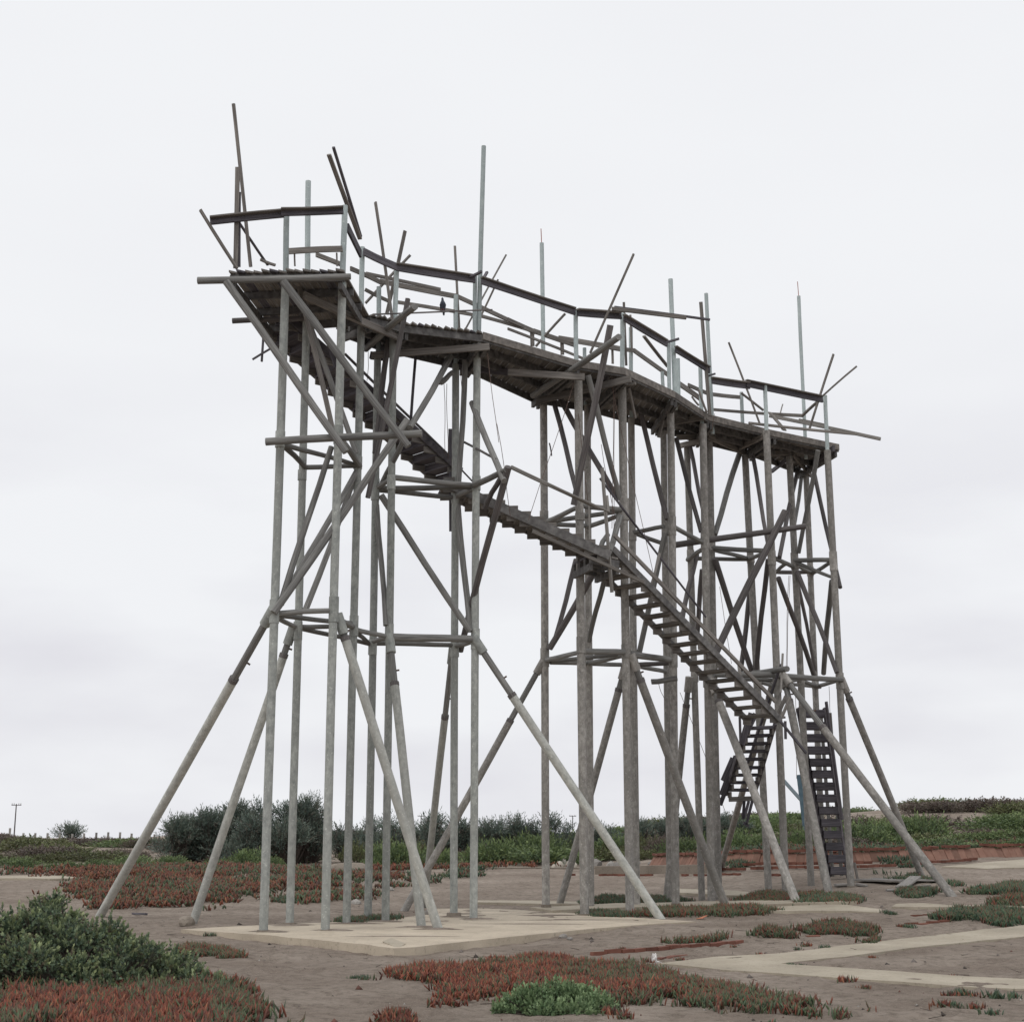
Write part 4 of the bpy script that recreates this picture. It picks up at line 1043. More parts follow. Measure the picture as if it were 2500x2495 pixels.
# ================================================================== PIGEON on the thin pole
def pigeon():
    base = W(1081, 759, 28.62)
    t = thing('pigeon', base, 'dark grey pigeon perched on the thin pole beside the walkway', 'pigeon')
    # body as one skin: rings from tail tip to beak
    rings = [((.020, .06, -.115), .016, .006), ((.016, .045, -.06), .026, .010), ((.010, .03, -.005), .034, .022), ((.004, .015, .045), .052, .045), ((0, 0, .09), .060, .056), ((-.002, -.008, .13), .055, .055),
             ((-.004, -.01, .165), .038, .04), ((-.006, -.010, .19), .025, .027), ((-.008, -.012, .21), .026, .028), ((-.010, -.016, .228), .023, .026), ((-.012, -.022, .243), .012, .014), ((-.014, -.045, .240), .004, .005), ((-.015, -.055, .236), .001, .001)]
    vs, fs = [], []
    n = 12
    for c, rx, ry in rings:
        for k in range(n):
            an = 2 * math.pi * k / n
            vs.append((c[0] + rx * math.cos(an), c[1] + ry * math.sin(an), c[2]))
    for i in range(len(rings) - 1):
        for k in range(n):
            k2 = (k + 1) % n
            fs.append((i * n + k, i * n + k2, (i + 1) * n + k2, (i + 1) * n + k))
    fs.append(tuple(range(n - 1, -1, -1)))
    fs.append(tuple((len(rings) - 1) * n + k for k in range(n)))
    mw = Matrix.Translation(base + Vector((0, 0, .035)))
    link('body', mesh('body', vs, fs, 70), M['feather'], t, mw)
    for sx in (-1, 1):
        wv = [(.045 * sx, .01, .14), (.062 * sx, .0, .09), (.05 * sx, .03, .02), (.028 * sx, .05, -.07), (.03 * sx, .058, -.02), (.035 * sx, .05, .09)]
        w2 = [(x * 1.1, y - .012, z) for x, y, z in wv]
        f = [(0, 1, 2, 3, 4, 5), (11, 10, 9, 8, 7, 6)] + [(i, (i + 1) % 6, 6 + (i + 1) % 6, 6 + i) for i in range(6)]
        link('wing', mesh('wing', wv + w2, f), M['feather'], t, mw)
        pole('leg', base + Vector((.02 * sx, 0, .012)), base + Vector((.018 * sx, .005, .075)), .005, M['bird_leg'], t, n=6, segs=1)
pigeon()

# ================================================================== VEGETATION
def np_mesh(name, v, quads, tris, colors):
    me = bpy.data.meshes.new(name)
    nq, ntri = len(quads), len(tris)
    me.vertices.add(len(v)); me.vertices.foreach_set('co', np.ascontiguousarray(v, np.float32).ravel())
    idx = np.concatenate([quads.ravel(), tris.ravel()]).astype(np.int32)
    me.loops.add(len(idx)); me.loops.foreach_set('vertex_index', idx)
    st = np.concatenate([np.arange(nq) * 4, nq * 4 + np.arange(ntri) * 3]).astype(np.int32)
    me.polygons.add(nq + ntri); me.polygons.foreach_set('loop_start', st)
    me.update(calc_edges=True)
    at = me.attributes.new('leaf_colour', 'FLOAT_COLOR', 'POINT')
    at.data.foreach_set('color', np.concatenate([colors, np.ones((len(v), 1))], 1).astype(np.float32).ravel())
    return me

def unit(a):
    return a / np.maximum(np.linalg.norm(a, axis=-1, keepdims=True), 1e-6)

def leaves(name, C, D, ln, wd, colr):
    """diamond leaves, slightly folded"""
    n = len(C)
    R = rng.normal(size=(n, 3))
    S = unit(np.cross(D, R))
    N = np.cross(D, S)
    ln = ln[:, None]; wd = wd[:, None]
    v = np.empty((n, 4, 3))
    v[:, 0] = C
    v[:, 1] = C + D * ln * .45 + S * wd * .5 + N * wd * .12
    v[:, 2] = C + D * ln
    v[:, 3] = C + D * ln * .45 - S * wd * .5 + N * wd * .12
    q = np.arange(n * 4).reshape(n, 4)
    c = np.repeat(colr[:, None, :], 4, 1)
    return np_mesh(name, v.reshape(-1, 3), q, np.zeros((0, 3), int), c.reshape(-1, 3))

def sticks(name, A, B, r):
    """thin three-sided twigs"""
    n = len(A)
    D = unit(B - A)
    S = unit(np.cross(D, rng.normal(size=(n, 3))))
    N = np.cross(D, S)
    v = np.empty((n, 6, 3))
    for k in range(3):
        an = k * 2.094
        o = (S * math.cos(an) + N * math.sin(an))
        v[:, k] = A + o * r
        v[:, 3 + k] = B + o * r * .5
    b = (np.arange(n) * 6)[:, None]
    q = np.concatenate([b + np.array([[k, (k + 1) % 3, 3 + (k + 1) % 3, 3 + k]]) for k in range(3)], 0)
    return np_mesh(name, v.reshape(-1, 3), q, np.zeros((0, 3), int), np.full((n * 6, 3), .08))

def pick(pal, n):
    pal = np.array(pal)
    w = pal[:, 3] / pal[:, 3].sum()
    c = pal[rng.choice(len(pal), n, p=w), :3]
    return c * rng.uniform(.75, 1.25, (n, 1))

def shrub_meshes(lobes, shoots, per, leaf, pal, tip, upright=.8, inner=.35, base=(0, 0, 0), shoot_len=3.0, shape=.42, twigs=.3):
    """lobes: (cx,cy,cz,rx,ry,rz); returns foliage, stems"""
    L = np.array(lobes, float)
    area = L[:, 3] * L[:, 5] + L[:, 4] * L[:, 5]
    k = rng.choice(len(L), shoots, p=area / area.sum())
    d = unit(rng.normal(size=(shoots, 3)))
    d[:, 2] = np.abs(d[:, 2]) * 1.0 - .25 * rng.random(shoots)
    d = unit(d)
    dep = 1 - inner * rng.random(shoots) ** 2
    dep = dep * (1 + .16 * rng.normal(size=shoots) * (rng.random(shoots) < .35))
    P = L[k, :3] + d * L[k, 3:6] * dep[:, None]
    A = unit(d + np.array([0, 0, upright]) + .35 * rng.normal(size=(shoots, 3)))
    keep = P[:, 2] > base[2] - .02
    P, A, k = P[keep], A[keep], k[keep]
    s = len(P)
    t = np.tile(np.linspace(0, 1, per), (s, 1)) + rng.uniform(-.05, .05, (s, per))
    slen = leaf * shoot_len * rng.uniform(.7, 1.3, (s, 1))
    C = P[:, None, :] + A[:, None, :] * (t * slen)[:, :, None]
    rad = unit(rng.normal(size=(s, per, 3)))
    D = unit(rad * (1.1 - .75 * t[:, :, None]) + A[:, None, :] * (.35 + .8 * t[:, :, None]))
    ln = leaf * rng.uniform(.75, 1.25, (s, per))
    base_c = pick(pal, s)
    tc = np.array(tip) * rng.uniform(.8, 1.2, (s, 1))
    f = np.clip((t - .35) / .65, 0, 1)[:, :, None] * rng.uniform(.2, 1.0, (s, 1, 1))
    cc = base_c[:, None, :] * (1 - f) + tc[:, None, :] * f
    fol = leaves('foliage', C.reshape(-1, 3), D.reshape(-1, 3), ln.ravel(), ln.ravel() * shape, np.clip(cc.reshape(-1, 3), .005, .9))
    m = rng.random(s) < twigs
    b0 = np.array([base]) + np.c_[rng.normal(0, .12, m.sum()) * L[:, 3].mean(), rng.normal(0, .12, m.sum()) * L[:, 4].mean(), np.zeros(m.sum())]
    b0[:, :2] = b0[:, :2] * .4 + L[k[m], :2] * .6
    st = sticks('stem', b0, P[m] + A[m] * slen[m] * .5, leaf * .07 + .002)
    return fol, st

def shrub(name, loc, label, cat, fol, st, rot=0, sc=(1, 1, 1), group=None, stem_name='stem'):
    t = thing(name, loc, label, cat, group)
    mw = Matrix.Translation(Vector(loc)) @ Matrix.Rotation(rot, 4, 'Z') @ Matrix.Diagonal((*sc, 1))
    link('foliage', fol, M['leaf'], t, mw)
    link(stem_name, st, M['twig'], t, mw)
    return t

GREEN = [(0.0989, 0.1472, 0.0640, 3.0000), (0.1286, 0.1840, 0.0800, 3.0000), (0.0772, 0.1104, 0.0584, 2.0000)]
OLIVE = [(0.1210, 0.1368, 0.0614, 3.0000), (0.0907, 0.1026, 0.0545, 2.0000), (0.1310, 0.1075, 0.0693, 1.0000)]
BROWN = [(.15, .118, .10, 3), (.12, .098, .088, 2), (.14, .14, .09, 1)]
GUM = [(.085, .12, .098, 4), (.11, .15, .122, 3), (.165, .145, .12, 2), (.14, .18, .165, 1.6)]

# --- near bush at the left edge
def near_bush():
    g = G(240, 2436)
    Yb = g.y
    gl = float(g.z)
    lobes = []
    for (x, y, dY, r) in ((-60, 2290, .4, .50), (40, 2275, .7, .44), (120, 2270, 1.0, .42), (60, 2350, .0, .45), (170, 2310, .5, .44), (250, 2300, .9, .42), (300, 2345, .5, .40), (160, 2380, .0, .40),
                          (350, 2350, .9, .36), (400, 2385, .7, .34), (270, 2400, .1, .38), (360, 2420, .3, .34), (440, 2385, .9, .36), (480, 2415, .6, .34), (515, 2432, .8, .26), (420, 2355, 1.2, .32), (80, 2425, -.15, .34), (200, 2432, -.2, .32), (310, 2440, -.1, .30), (410, 2444, .1, .26), (-60, 2440, -.2, .34), (-40, 2400, .0, .45), (110, 2225, 1.4, .24), (125, 2200, 1.6, .15)):
        p = W(x, y, Yb + dY)
        lobes.append((p.x - g.x, p.y - g.y, p.z - gl - .04, r * .72, r * .72, r * .58))
        for _ in range(4):
            a = rng.uniform(0, 6.28); q = r * rng.uniform(.35, .75); e = r * rng.uniform(.24, .42)
            lobes.append((p.x - g.x + q * math.cos(a), p.y - g.y + q * math.sin(a), p.z - gl + rng.uniform(-.25, .16) * r, e, e, e * .85))
    fol, st = shrub_meshes(lobes, 4600, 14, .040, [(.115, .168, .108, 3), (.142, .20, .125, 3), (.092, .132, .092, 2), (.15, .12, .09, .8)], (.40, .46, .23), .7, .75, (0, 0, 0), 2.3, .62, .8)
    shrub('coastal_bush', tuple(g), 'large dense blue-green bush filling the lower left corner', 'bush', fol, st)
near_bush()

def front_bush():
    g = G(1345, 2478)
    lobes = []
    for (x, y, dY, r) in ((1260, 2455, .2, .22), (1310, 2440, .35, .26), (1360, 2430, .5, .28), (1420, 2440, .4, .26), (1460, 2460, .2, .20), (1340, 2470, .0, .22), (1400, 2475, .0, .22), (1225, 2472, .1, .13)):
        p = W(x, y, g.y + dY)
        lobes.append((p.x - g.x, p.y - g.y, p.z - g.z - .05, r * .75, r * .75, r * .52))
        for _ in range(3):
            a = rng.uniform(0, 6.28); q = r * rng.uniform(.35, .8); e = r * rng.uniform(.25, .42)
            lobes.append((p.x - g.x + q * math.cos(a), p.y - g.y + q * math.sin(a), p.z - g.z - .03 + rng.uniform(-.2, .1) * r, e, e, e * .8))
    fol, st = shrub_meshes(lobes, 1500, 13, .034, [(.135, .21, .105, 3), (.17, .25, .125, 3), (.10, .155, .08, 1)], (.36, .47, .25), .7, .6, (0, 0, 0), 2.3, .60, .5)
    shrub('coastal_bush', tuple(g), 'low bright green bush growing out of the red ice plant at the front', 'bush', fol, st)
front_bush()

# --- bush kinds of the slope behind
def proto(pal, tip, flat=.55, leaf=.085, shoots=520, per=8, seed=0):
    lobes = [(0, 0, .1, .75, .75, flat)]
    for i in range(7):
        a = rng.uniform(0, 6.28); r = rng.uniform(.3, .7)
        s = rng.uniform(.32, .5)
        lobes.append((r * math.cos(a), r * math.sin(a), rng.uniform(.1, .3), s, s, s * flat * 1.5))
    return shrub_meshes(lobes, shoots, per, leaf, pal, tip, .7, .4, (0, 0, -.05), 2.6, .42, .15)
PROT = {'green': [proto(GREEN, (.23, .29, .12)) for _ in range(3)], 'olive': [proto(OLIVE, (.18, .20, .09)) for _ in range(2)], 'brown': [proto(BROWN, (.19, .155, .13)) for _ in range(2)]}
BUSH_TXT = {'green': 'rounded green bush on the scrubby slope behind the tower', 'olive': 'low olive-coloured bush on the scrubby slope behind the tower', 'brown': 'dull brown bush on the scrubby slope behind the tower'}

def bush_label(kind, x, y, r):
    u = x / y
    place = next(t for lim, t in ((-.30, 'below the lone power pole'), (-.25, 'left of the gum clump'), (-.13, 'about the gum clump'), (-.06, 'behind the left posts'), (.02, 'behind the gap between trestles'), (.10, 'behind the middle trestle'),
                                  (.17, 'behind the middle posts and broken stair'), (.24, 'behind the right trestle'), (.30, 'right of the far right leg'), (9, 'by the right edge')) if u < lim)
    row = 'foot' if y < 58 else ('lower slope' if y < 72 else ('upper slope' if y < 92 else 'crest'))
    size = 'small' if r < 1.2 else ('wide' if r > 1.75 else '')
    look = {'green': 'green', 'olive': 'olive', 'brown': 'dull brown'}[kind]
    return ('%s %s bush on the dune %s %s' % (size, look, row, place)).strip()

def put_bush(kind, x, y, r, h, label=None):
    fol, st = random.choice(PROT[kind])
    z = float(gz(x, y)) - .08
    label = label or bush_label(kind, x, y, r)
    shrub('bush', (x, y, z), label or BUSH_TXT[kind], 'bush', fol, st, random.uniform(0, 6.28), (r, r * random.uniform(.85, 1.15), h), kind + ' bushes on the slope')

def bush_px(kind, x, ybase, wpx, hpx, Y=None, label=None):
    p = G(x, ybase) if Y is None else W(x, ybase, Y)
    s = p.y / F
    put_bush(kind, p.x, p.y, wpx * s / 2, hpx * s / .75, label)

# picked-out bushes: kind, centre x, base y, width, height in photo pixels
for a in (('green', 30, 2118, 130, 26), ('green', 150, 2124, 120, 24), ('green', 240, 2122, 110, 26), ('green', 330, 2116, 120, 28), ('green', 420, 2114, 120, 26), ('green', 540, 2116, 90, 24), ('green', 615, 2118, 110, 44), ('green', 665, 2120, 70, 30),
          ('green', 960, 2118, 140, 66), ('green', 900, 2122, 70, 26), ('olive', 880, 2106, 110, 50), ('olive', 1010, 2104, 120, 50), ('green', 1075, 2112, 90, 40), ('green', 1190, 2108, 130, 56), ('green', 1280, 2104, 150, 66), ('green', 1345, 2100, 130, 58), ('olive', 1410, 2098, 100, 44), ('green', 1240, 2084, 170, 48), ('green', 1390, 2082, 150, 48), ('olive', 1120, 2088, 120, 36),
          ('green', 1500, 2094, 120, 50), ('olive', 1580, 2090, 110, 50), ('brown', 1610, 2092, 80, 50), ('green', 1670, 2088, 120, 44), ('green', 1745, 2084, 110, 44), ('olive', 1560, 2066, 130, 28), ('green', 1700, 2060, 130, 30), ('green', 1800, 2080, 120, 50), ('green', 1880, 2078, 120, 46), ('green', 1960, 2076, 110, 50),
          ('green', 1840, 2050, 150, 34), ('olive', 1950, 2040, 140, 34), ('green', 2090, 2074, 190, 66), ('green', 2030, 2074, 100, 50), ('green', 2165, 2072, 80, 34), ('green', 2250, 2056, 150, 66), ('olive', 2150, 2032, 160, 40), ('green', 2330, 2058, 130, 26), ('green', 2400, 2058, 130, 28), ('green', 2480, 2056, 130, 32), ('green', 2560, 2054, 130, 32)):
    bush_px(*a)
# general scatter over the dunes
cnt = 0
for i in range(1600):
    Y = 54 + 62 * random.random() ** 1.2
    X = random.uniform(-.40, .40) * Y
    right = X > .13 * Y
    if cnt > 290:
        break
    if X < .13 * Y and Y < 58:
        continue
    if float(vnoise(X * .16 + 40, Y * .16)) < (.30 if right else .14):
        continue
    if X < -.2 * Y and Y > 93:
        continue
    n = float(vnoise(X * .25 + 5, Y * .25))
    kind = 'green' if n > .58 else ('olive' if n > .44 else 'brown')
    if X < -.16 * Y:
        kind = random.choice(('brown', 'brown', 'olive', 'green', 'olive', 'brown'))
    r = random.uniform(1.0, 2.2)
    put_bush(kind, X, Y, r, r * random.uniform(.32, .52) * (.7 if X < -.2 * Y and Y > 80 else 1))
    cnt += 1

# --- trees behind the left trestle and along the field edge
def tree(x, ytop, ybase, wpx, Y, dens, label, pal=GUM, tip=(.20, .235, .19), leaf=.11, group=None, wisp=.3):
    b = W(x, ybase, Y); b.z = float(gz(b.x, Y)) - .05
    tz = W(x, ytop, Y).z
    H = tz - b.z
    w = wpx * Y / F / 2
    t = thing('tree', tuple(b), label, 'tree', group)
    lobes = []
    for i in range(11):
        f = rng.uniform(.12, .84)
        a = rng.uniform(0, 6.28)
        r = w * rng.uniform(.15, .8) * (1.05 - .55 * f)
        s = w * rng.uniform(.28, .48)
        lobes.append((r * math.cos(a), r * math.sin(a), H * f, s, s, H * rng.uniform(.13, .22)))
    lobes.append((0, 0, H * .80, w * .30, w * .30, H * .18))
    fol, st = shrub_meshes(lobes, dens, 9, leaf, pal, tip, .5, .5, (0, 0, .0), 3.4, .26, .22)
    mw = Matrix.Translation(b)
    link('crown', fol, M['leaf'], t, mw)
    # tapered trunk with limbs
    tr = pole('trunk', b - Vector((0, 0, .2)), b + Vector((rng.uniform(-.1, .1), rng.uniform(-.1, .1), H * .62)), .07, M['twig'], t, r2=.025, n=8, wob=.06, segs=4)
    for i in range(6):
        f = rng.uniform(.15, .55)
        l = lobes[i]
        pole('limb', b + Vector((0, 0, H * f)), b + Vector((l[0], l[1], max(l[2], H * f + .1))), .03, M['twig'], tr, r2=.01, n=6, wob=.04, segs=3)
    link('twig', st, M['twig'], tr, mw)
    return t
ORD = ['leftmost', 'second from left', 'third from left', 'fourth from left', 'fifth from left', 'sixth from left', 'seventh from left', 'eighth from left', 'ninth from left', 'tenth from left', 'eleventh from left', 'middle', 'eleventh from right', 'tenth from right', 'ninth from right', 'eighth from right', 'seventh from right', 'sixth from right', 'fifth from right', 'fourth from right', 'third from right', 'second from right', 'rightmost']
LT = 'dark leafy gum tree in the dense clump behind the left trestle'
for ti, (x, yt, w, Y, d) in enumerate(sorted(((425, 2003, 105, 57.5, 1000), (470, 2006, 100, 58.5, 900), (520, 1990, 120, 58, 1200), (575, 1974, 120, 59, 1200), (625, 1966, 130, 58, 1300), (690, 1968, 130, 58.5, 1300), (745, 1964, 110, 58, 1200), (600, 2010, 130, 57, 1000), (710, 2010, 120, 57, 900), (770, 1990, 60, 59, 500)))):
    tree(x, yt, 2108, w, Y, d, 'dark gum tree, %s in the dense clump behind the left trestle' % ORD[ti], group='gum trees in the dense clump')
TT = 'small wispy tree in the row along the far field edge'
for ti, (x, yt, w, Y) in enumerate(((830, 2022, 60, 66), (868, 2030, 50, 66), (905, 2008, 60, 64), (950, 2003, 80, 63), (1000, 2018, 60, 65), (1040, 2024, 60, 66), (1062, 1999, 70, 63), (1110, 2000, 80, 64), (1140, 2010, 60, 64), (1195, 2012, 80, 64), (1225, 2006, 50, 65), (1262, 2000, 60, 65), (1300, 2016, 80, 65), (1350, 1999, 80, 64), (1385, 2016, 60, 65),
                       (1455, 2020, 70, 68), (1490, 2024, 70, 68), (1570, 2014, 80, 68), (1625, 2016, 80, 68), (1672, 2006, 60, 66), (1720, 2012, 60, 67), (1765, 1998, 46, 66), (1805, 2018, 60, 68))):
    tree(x, yt, 2075, w, Y, int(230 + w * 3), 'small wispy tree, %s in the row behind the tower' % ORD[ti], group='small trees along the field edge', wisp=.5)
tree(165, 2026, 2044, 60, 118, 260, 'windswept dark tree on the left skyline behind the fence', leaf=.2)

# --- ice plant mats
ICE_RED = [(0.2322, 0.0680, 0.0405, 4.0000), (0.1634, 0.0524, 0.0354, 3.0000), (0.2924, 0.1221, 0.0674, 2.0000), (0.1032, 0.0480, 0.0354, 3.0000), (0.0903, 0.1090, 0.0573, 2.5000)]
ICE_MIX = [(0.2116, 0.0720, 0.0450, 1.6000), (0.1472, 0.0612, 0.0450, 2.4000), (0.0966, 0.1305, 0.0675, 3.5000), (0.0736, 0.1062, 0.0612, 3.0000), (0.1288, 0.0990, 0.0612, 2.0000)]
ICE_GRN = [(.08, .125, .07, 4), (.062, .10, .062, 4), (.11, .13, .072, 2), (.16, .075, .053, 1.6)]

def fingers(name, P, ln, wd, colr, tipc, flat=False):
    n = len(P)
    tilt = rng.normal(0, .42, (n, 2))
    D = unit(np.c_[tilt, np.ones(n)])
    S = unit(np.cross(D, rng.normal(size=(n, 3))))
    N = np.cross(D, S)
    curve = unit(rng.normal(size=(n, 3))) * np.array([1, 1, .2])
    ln = ln[:, None]; wd = wd[:, None]
    v = np.empty((n, 7, 3))
    cc = np.empty((n, 7, 3))
    for k in range(3):
        an = k * 2.094
        o = S * math.cos(an) + N * math.sin(an)
        v[:, k] = P - D * .01 + o * wd * .38
        v[:, 3 + k] = P + D * ln * .55 + o * wd * .5 + curve * ln * .06
        cc[:, k] = colr * .9
        cc[:, 3 + k] = colr
    v[:, 6] = P + D * ln + curve * ln * .18
    cc[:, 6] = tipc
    b = (np.arange(n) * 7)[:, None]
    q = np.concatenate([b + np.array([[k, (k + 1) % 3, 3 + (k + 1) % 3, 3 + k]]) for k in range(3)], 0)
    t = np.concatenate([b + np.array([[3 + k, 3 + (k + 1) % 3, 6]]) for k in range(3)], 0)
    return np_mesh(name, v.reshape(-1, 3), q, t, np.clip(cc.reshape(-1, 3), .01, .9))

def inpoly(x, y, poly):
    r = np.zeros(len(x), bool)
    n = len(poly)
    for i in range(n):
        x1, y1 = poly[i]; x2, y2 = poly[(i + 1) % n]
        c = ((y1 > y) != (y2 > y)) & (x < (x2 - x1) * (y - y1) / (y2 - y1 + 1e-12) + x1)
        r ^= c
    return r

def edge_dist(x, y, poly):
    d = np.full(len(x), 1e9)
    n = len(poly)
    for i in range(n):
        a = np.array(poly[i]); b = np.array(poly[(i + 1) % n])
        ab = b - a
        t = np.clip(((x - a[0]) * ab[0] + (y - a[1]) * ab[1]) / (ab @ ab + 1e-9), 0, 1)
        d = np.minimum(d, np.hypot(x - a[0] - t * ab[0], y - a[1] - t * ab[1]))
    return d

def mat_of(px, dens, ln, wd, pal, label, holes=.0, hs=1.0, tip=(.25, .10, .065), tuft=4, mound=.08, pal2=None, edge=.25, split=False):
    poly = [tuple(G(x, y).xy) for x, y in px]
    xs = np.array([p[0] for p in poly]); ys = np.array([p[1] for p in poly])
    xs = np.append(xs, [xs.min() - edge, xs.max() + edge]); ys = np.append(ys, [ys.min() - edge, ys.max() + edge])
    area = .5 * abs(np.dot(xs, np.roll(ys, 1)) - np.dot(ys, np.roll(xs, 1)))
    bb = (xs.max() - xs.min()) * (ys.max() - ys.min())
    n = int(dens * bb)
    x = rng.uniform(xs.min(), xs.max(), n); y = rng.uniform(ys.min(), ys.max(), n)
    rg = min(edge, 1.0) * 1.5
    wx = x + (vnoise(x * 1.7 + 3, y * 1.7) - .5) * rg + (vnoise(x * 5 + 1, y * 5 + 9) - .5) * rg * .7 + rng.normal(0, rg * .12, n)
    wy = y + (vnoise(x * 1.7 + 33, y * 1.7 + 8) - .5) * rg * 1.6 + (vnoise(x * 5 + 21, y * 5 + 2) - .5) * rg + rng.normal(0, rg * .15, n)
    k = inpoly(wx, wy, poly)
    x, y = x[k], y[k]
    ed = edge_dist(wx[k], wy[k], poly)
    nv = vnoise(x * hs + 17, y * hs + 3) * .65 + vnoise(x * hs * 2.7, y * hs * 2.7) * .35
    clump = (vnoise(x * 7 + 2, y * 7 + 5) - .5) * .22
    k = nv + clump > holes + (.20 if len(px) < 12 else .13) + (.42 * np.clip(1 - ed / edge, 0, 1) if edge else 0) + rng.normal(0, .09, len(nv))
    x, y, ed, nv = x[k], y[k], ed[k], nv[k]
    # tufts: several fingers from each rooting point
    x = np.repeat(x, tuft) + rng.normal(0, wd * 1.6, len(x) * tuft)
    y = np.repeat(y, tuft) + rng.normal(0, wd * 1.6, len(y) * tuft)
    ed = np.repeat(ed, tuft); nv = np.repeat(nv, tuft)
    m = mound * np.clip(ed / (edge * 1.6 + .01), 0, 1) * (.4 + vnoise(x * 2.2 + 8, y * 2.2))
    z = gz(x, y) + m * rng.uniform(.2, 1.0, len(x))
    P = np.c_[x, y, z]
    N = len(P)
    c = pick(pal, N)
    if pal2 is not None:
        c2 = pick(pal2, N)
        s = (vnoise(x * .9 + 31, y * .9 + 2) > (.85 - .22 * (x + .8) if split else .5) + rng.normal(0, .10, N))[:, None]
        c = np.where(s, c2, c)
    # the same stem keeps about one colour
    red = (rng.random(N) < .35)[:, None]
    tc = np.where(red, c * .5 + np.array(tip) * .5, c * 1.2) * rng.uniform(.8, 1.15, (N, 1))
    me = fingers('ice_plant', P, ln * rng.uniform(.45, 1.3, N) * (.65 + .7 * vnoise(x * 6 + 4, y * 6)), wd * rng.uniform(.75, 1.25, N), c, tc)
    o = link('ice_plant', me, M['succulent'], None, Matrix.Identity(4))
    o['kind'] = 'stuff'
    tag(o, label, 'ice plant')
    return o

mat_of([(905, 2392), (950, 2378), (1010, 2370), (1150, 2356), (1300, 2348), (1400, 2350), (1480, 2354), (1560, 2366), (1640, 2378), (1700, 2386), (1740, 2396), (1780, 2408), (1850, 2425), (1950, 2448), (2050, 2470), (2080, 2488), (1980, 2490), (1860, 2482), (1760, 2466), (1690, 2450), (1600, 2444), (1480, 2450), (1400, 2446), (1240, 2442), (1180, 2450), (1100, 2460), (1092, 2450), (1160, 2434), (1060, 2424), (990, 2425), (945, 2412)],
       560, .095, .021, ICE_RED, 'red and green ice plant mat across the front of the sand', .14, 1.3, tuft=4, mound=.07, pal2=ICE_MIX, edge=.45, split=True)
mat_of([(-120, 2405), (60, 2396), (250, 2392), (420, 2396), (540, 2404), (575, 2420), (560, 2440), (620, 2455), (655, 2470), (660, 2485), (600, 2500), (640, 2530), (300, 2560), (-150, 2560)], 620, .125, .026, ICE_RED, 'red ice plant mat below the large bush at the lower left', .12, 1.0, tuft=4, mound=.10, pal2=ICE_MIX, edge=.3)
mat_of([(430, 2318), (470, 2308), (520, 2314), (560, 2322), (592, 2328), (585, 2340), (540, 2334), (480, 2336), (440, 2330)], 800, .085, .019, ICE_MIX, 'small red ice plant tongue beside the large bush', .1, 1.5, mound=.05, edge=.12)
mat_of([(925, 2488), (960, 2482), (1005, 2488), (1030, 2500), (1000, 2520), (920, 2515)], 800, .085, .019, ICE_RED, 'red ice plant tuft cut by the bottom edge of the picture', .05, 1.5, mound=.05, edge=.1)
mat_of([(1945, 2270), (1985, 2260), (2060, 2256), (2120, 2262), (2155, 2270), (2140, 2284), (2090, 2288), (2040, 2280), (1980, 2280)], 420, .11, .025, ICE_MIX, 'red-green ice plant clump in the sand right of the middle', .12, 1.5, mound=.07, edge=.2)
mat_of([(2096, 2302), (2130, 2294), (2156, 2298), (2150, 2306), (2110, 2308)], 500, .10, .022, ICE_MIX, 'small ice plant strip just above the forked path', .1, 1.5, mound=.03, edge=.1)
mat_of([(1620, 2304), (1660, 2296), (1730, 2290), (1760, 2284), (1815, 2282), (1800, 2292), (1740, 2300), (1680, 2306)], 420, .10, .022, ICE_MIX, 'thin ice plant strip along the red brick line', .2, 1.5, mound=.03, edge=.15)
mat_of([(1835, 2276), (1860, 2270), (1900, 2272), (1942, 2282), (1930, 2292), (1880, 2292), (1840, 2286)], 420, .11, .025, ICE_MIX, 'ice plant clump left of the larger clump on the right sand', .15, 1.5, mound=.06, edge=.15)
mat_of([(2275, 2244), (2310, 2232), (2380, 2224), (2470, 2226), (2505, 2236), (2500, 2256), (2440, 2266), (2370, 2252), (2300, 2250)], 420, .12, .027, ICE_GRN, 'green ice plant mat at the right above the forked path', .1, 1.3, mound=.08, edge=.2)
mat_of([(2355, 2184), (2400, 2174), (2440, 2164), (2520, 2160), (2520, 2182), (2440, 2186)], 300, .13, .03, ICE_GRN, 'green ice plant mat at the right edge beyond the strip', .1, 1.2, mound=.09, edge=.25)
mat_of([(2400, 2208), (2440, 2196), (2520, 2192), (2520, 2214), (2430, 2216)], 320, .13, .03, ICE_MIX, 'reddish ice plant mat at the right edge near the strip', .1, 1.2, mound=.08, edge=.2)
mat_of([(1395, 2212), (1440, 2202), (1520, 2198), (1600, 2194), (1640, 2198), (1690, 2204), (1640, 2209), (1500, 2211)], 500, .11, .026, ICE_GRN, 'green ice plant strip between the middle trestle posts', .1, 1.2, mound=.10, edge=.2)
mat_of([(1790, 2200), (1840, 2190), (1920, 2186), (2000, 2190), (2095, 2198), (2090, 2204), (1960, 2206), (1850, 2206)], 500, .11, .026, ICE_GRN, 'green ice plant strip at the feet of the right trestle legs', .1, 1.2, mound=.10, edge=.25, pal2=ICE_MIX)
mat_of([(1500, 2238), (1560, 2226), (1640, 2222), (1740, 2218), (1860, 2216), (1900, 2226), (1860, 2236), (1760, 2240), (1640, 2240)], 300, .11, .026, ICE_MIX, 'brownish ice plant mat in front of the middle concrete strip', .16, 1.3, mound=.05, edge=.25)
mat_of([(1400, 2232), (1440, 2228), (1500, 2228), (1560, 2234), (1540, 2242), (1440, 2240)], 450, .09, .022, ICE_GRN, 'sparse green ice plant around the foot of the front middle post', .2, 1.4, mound=.04, edge=.2)
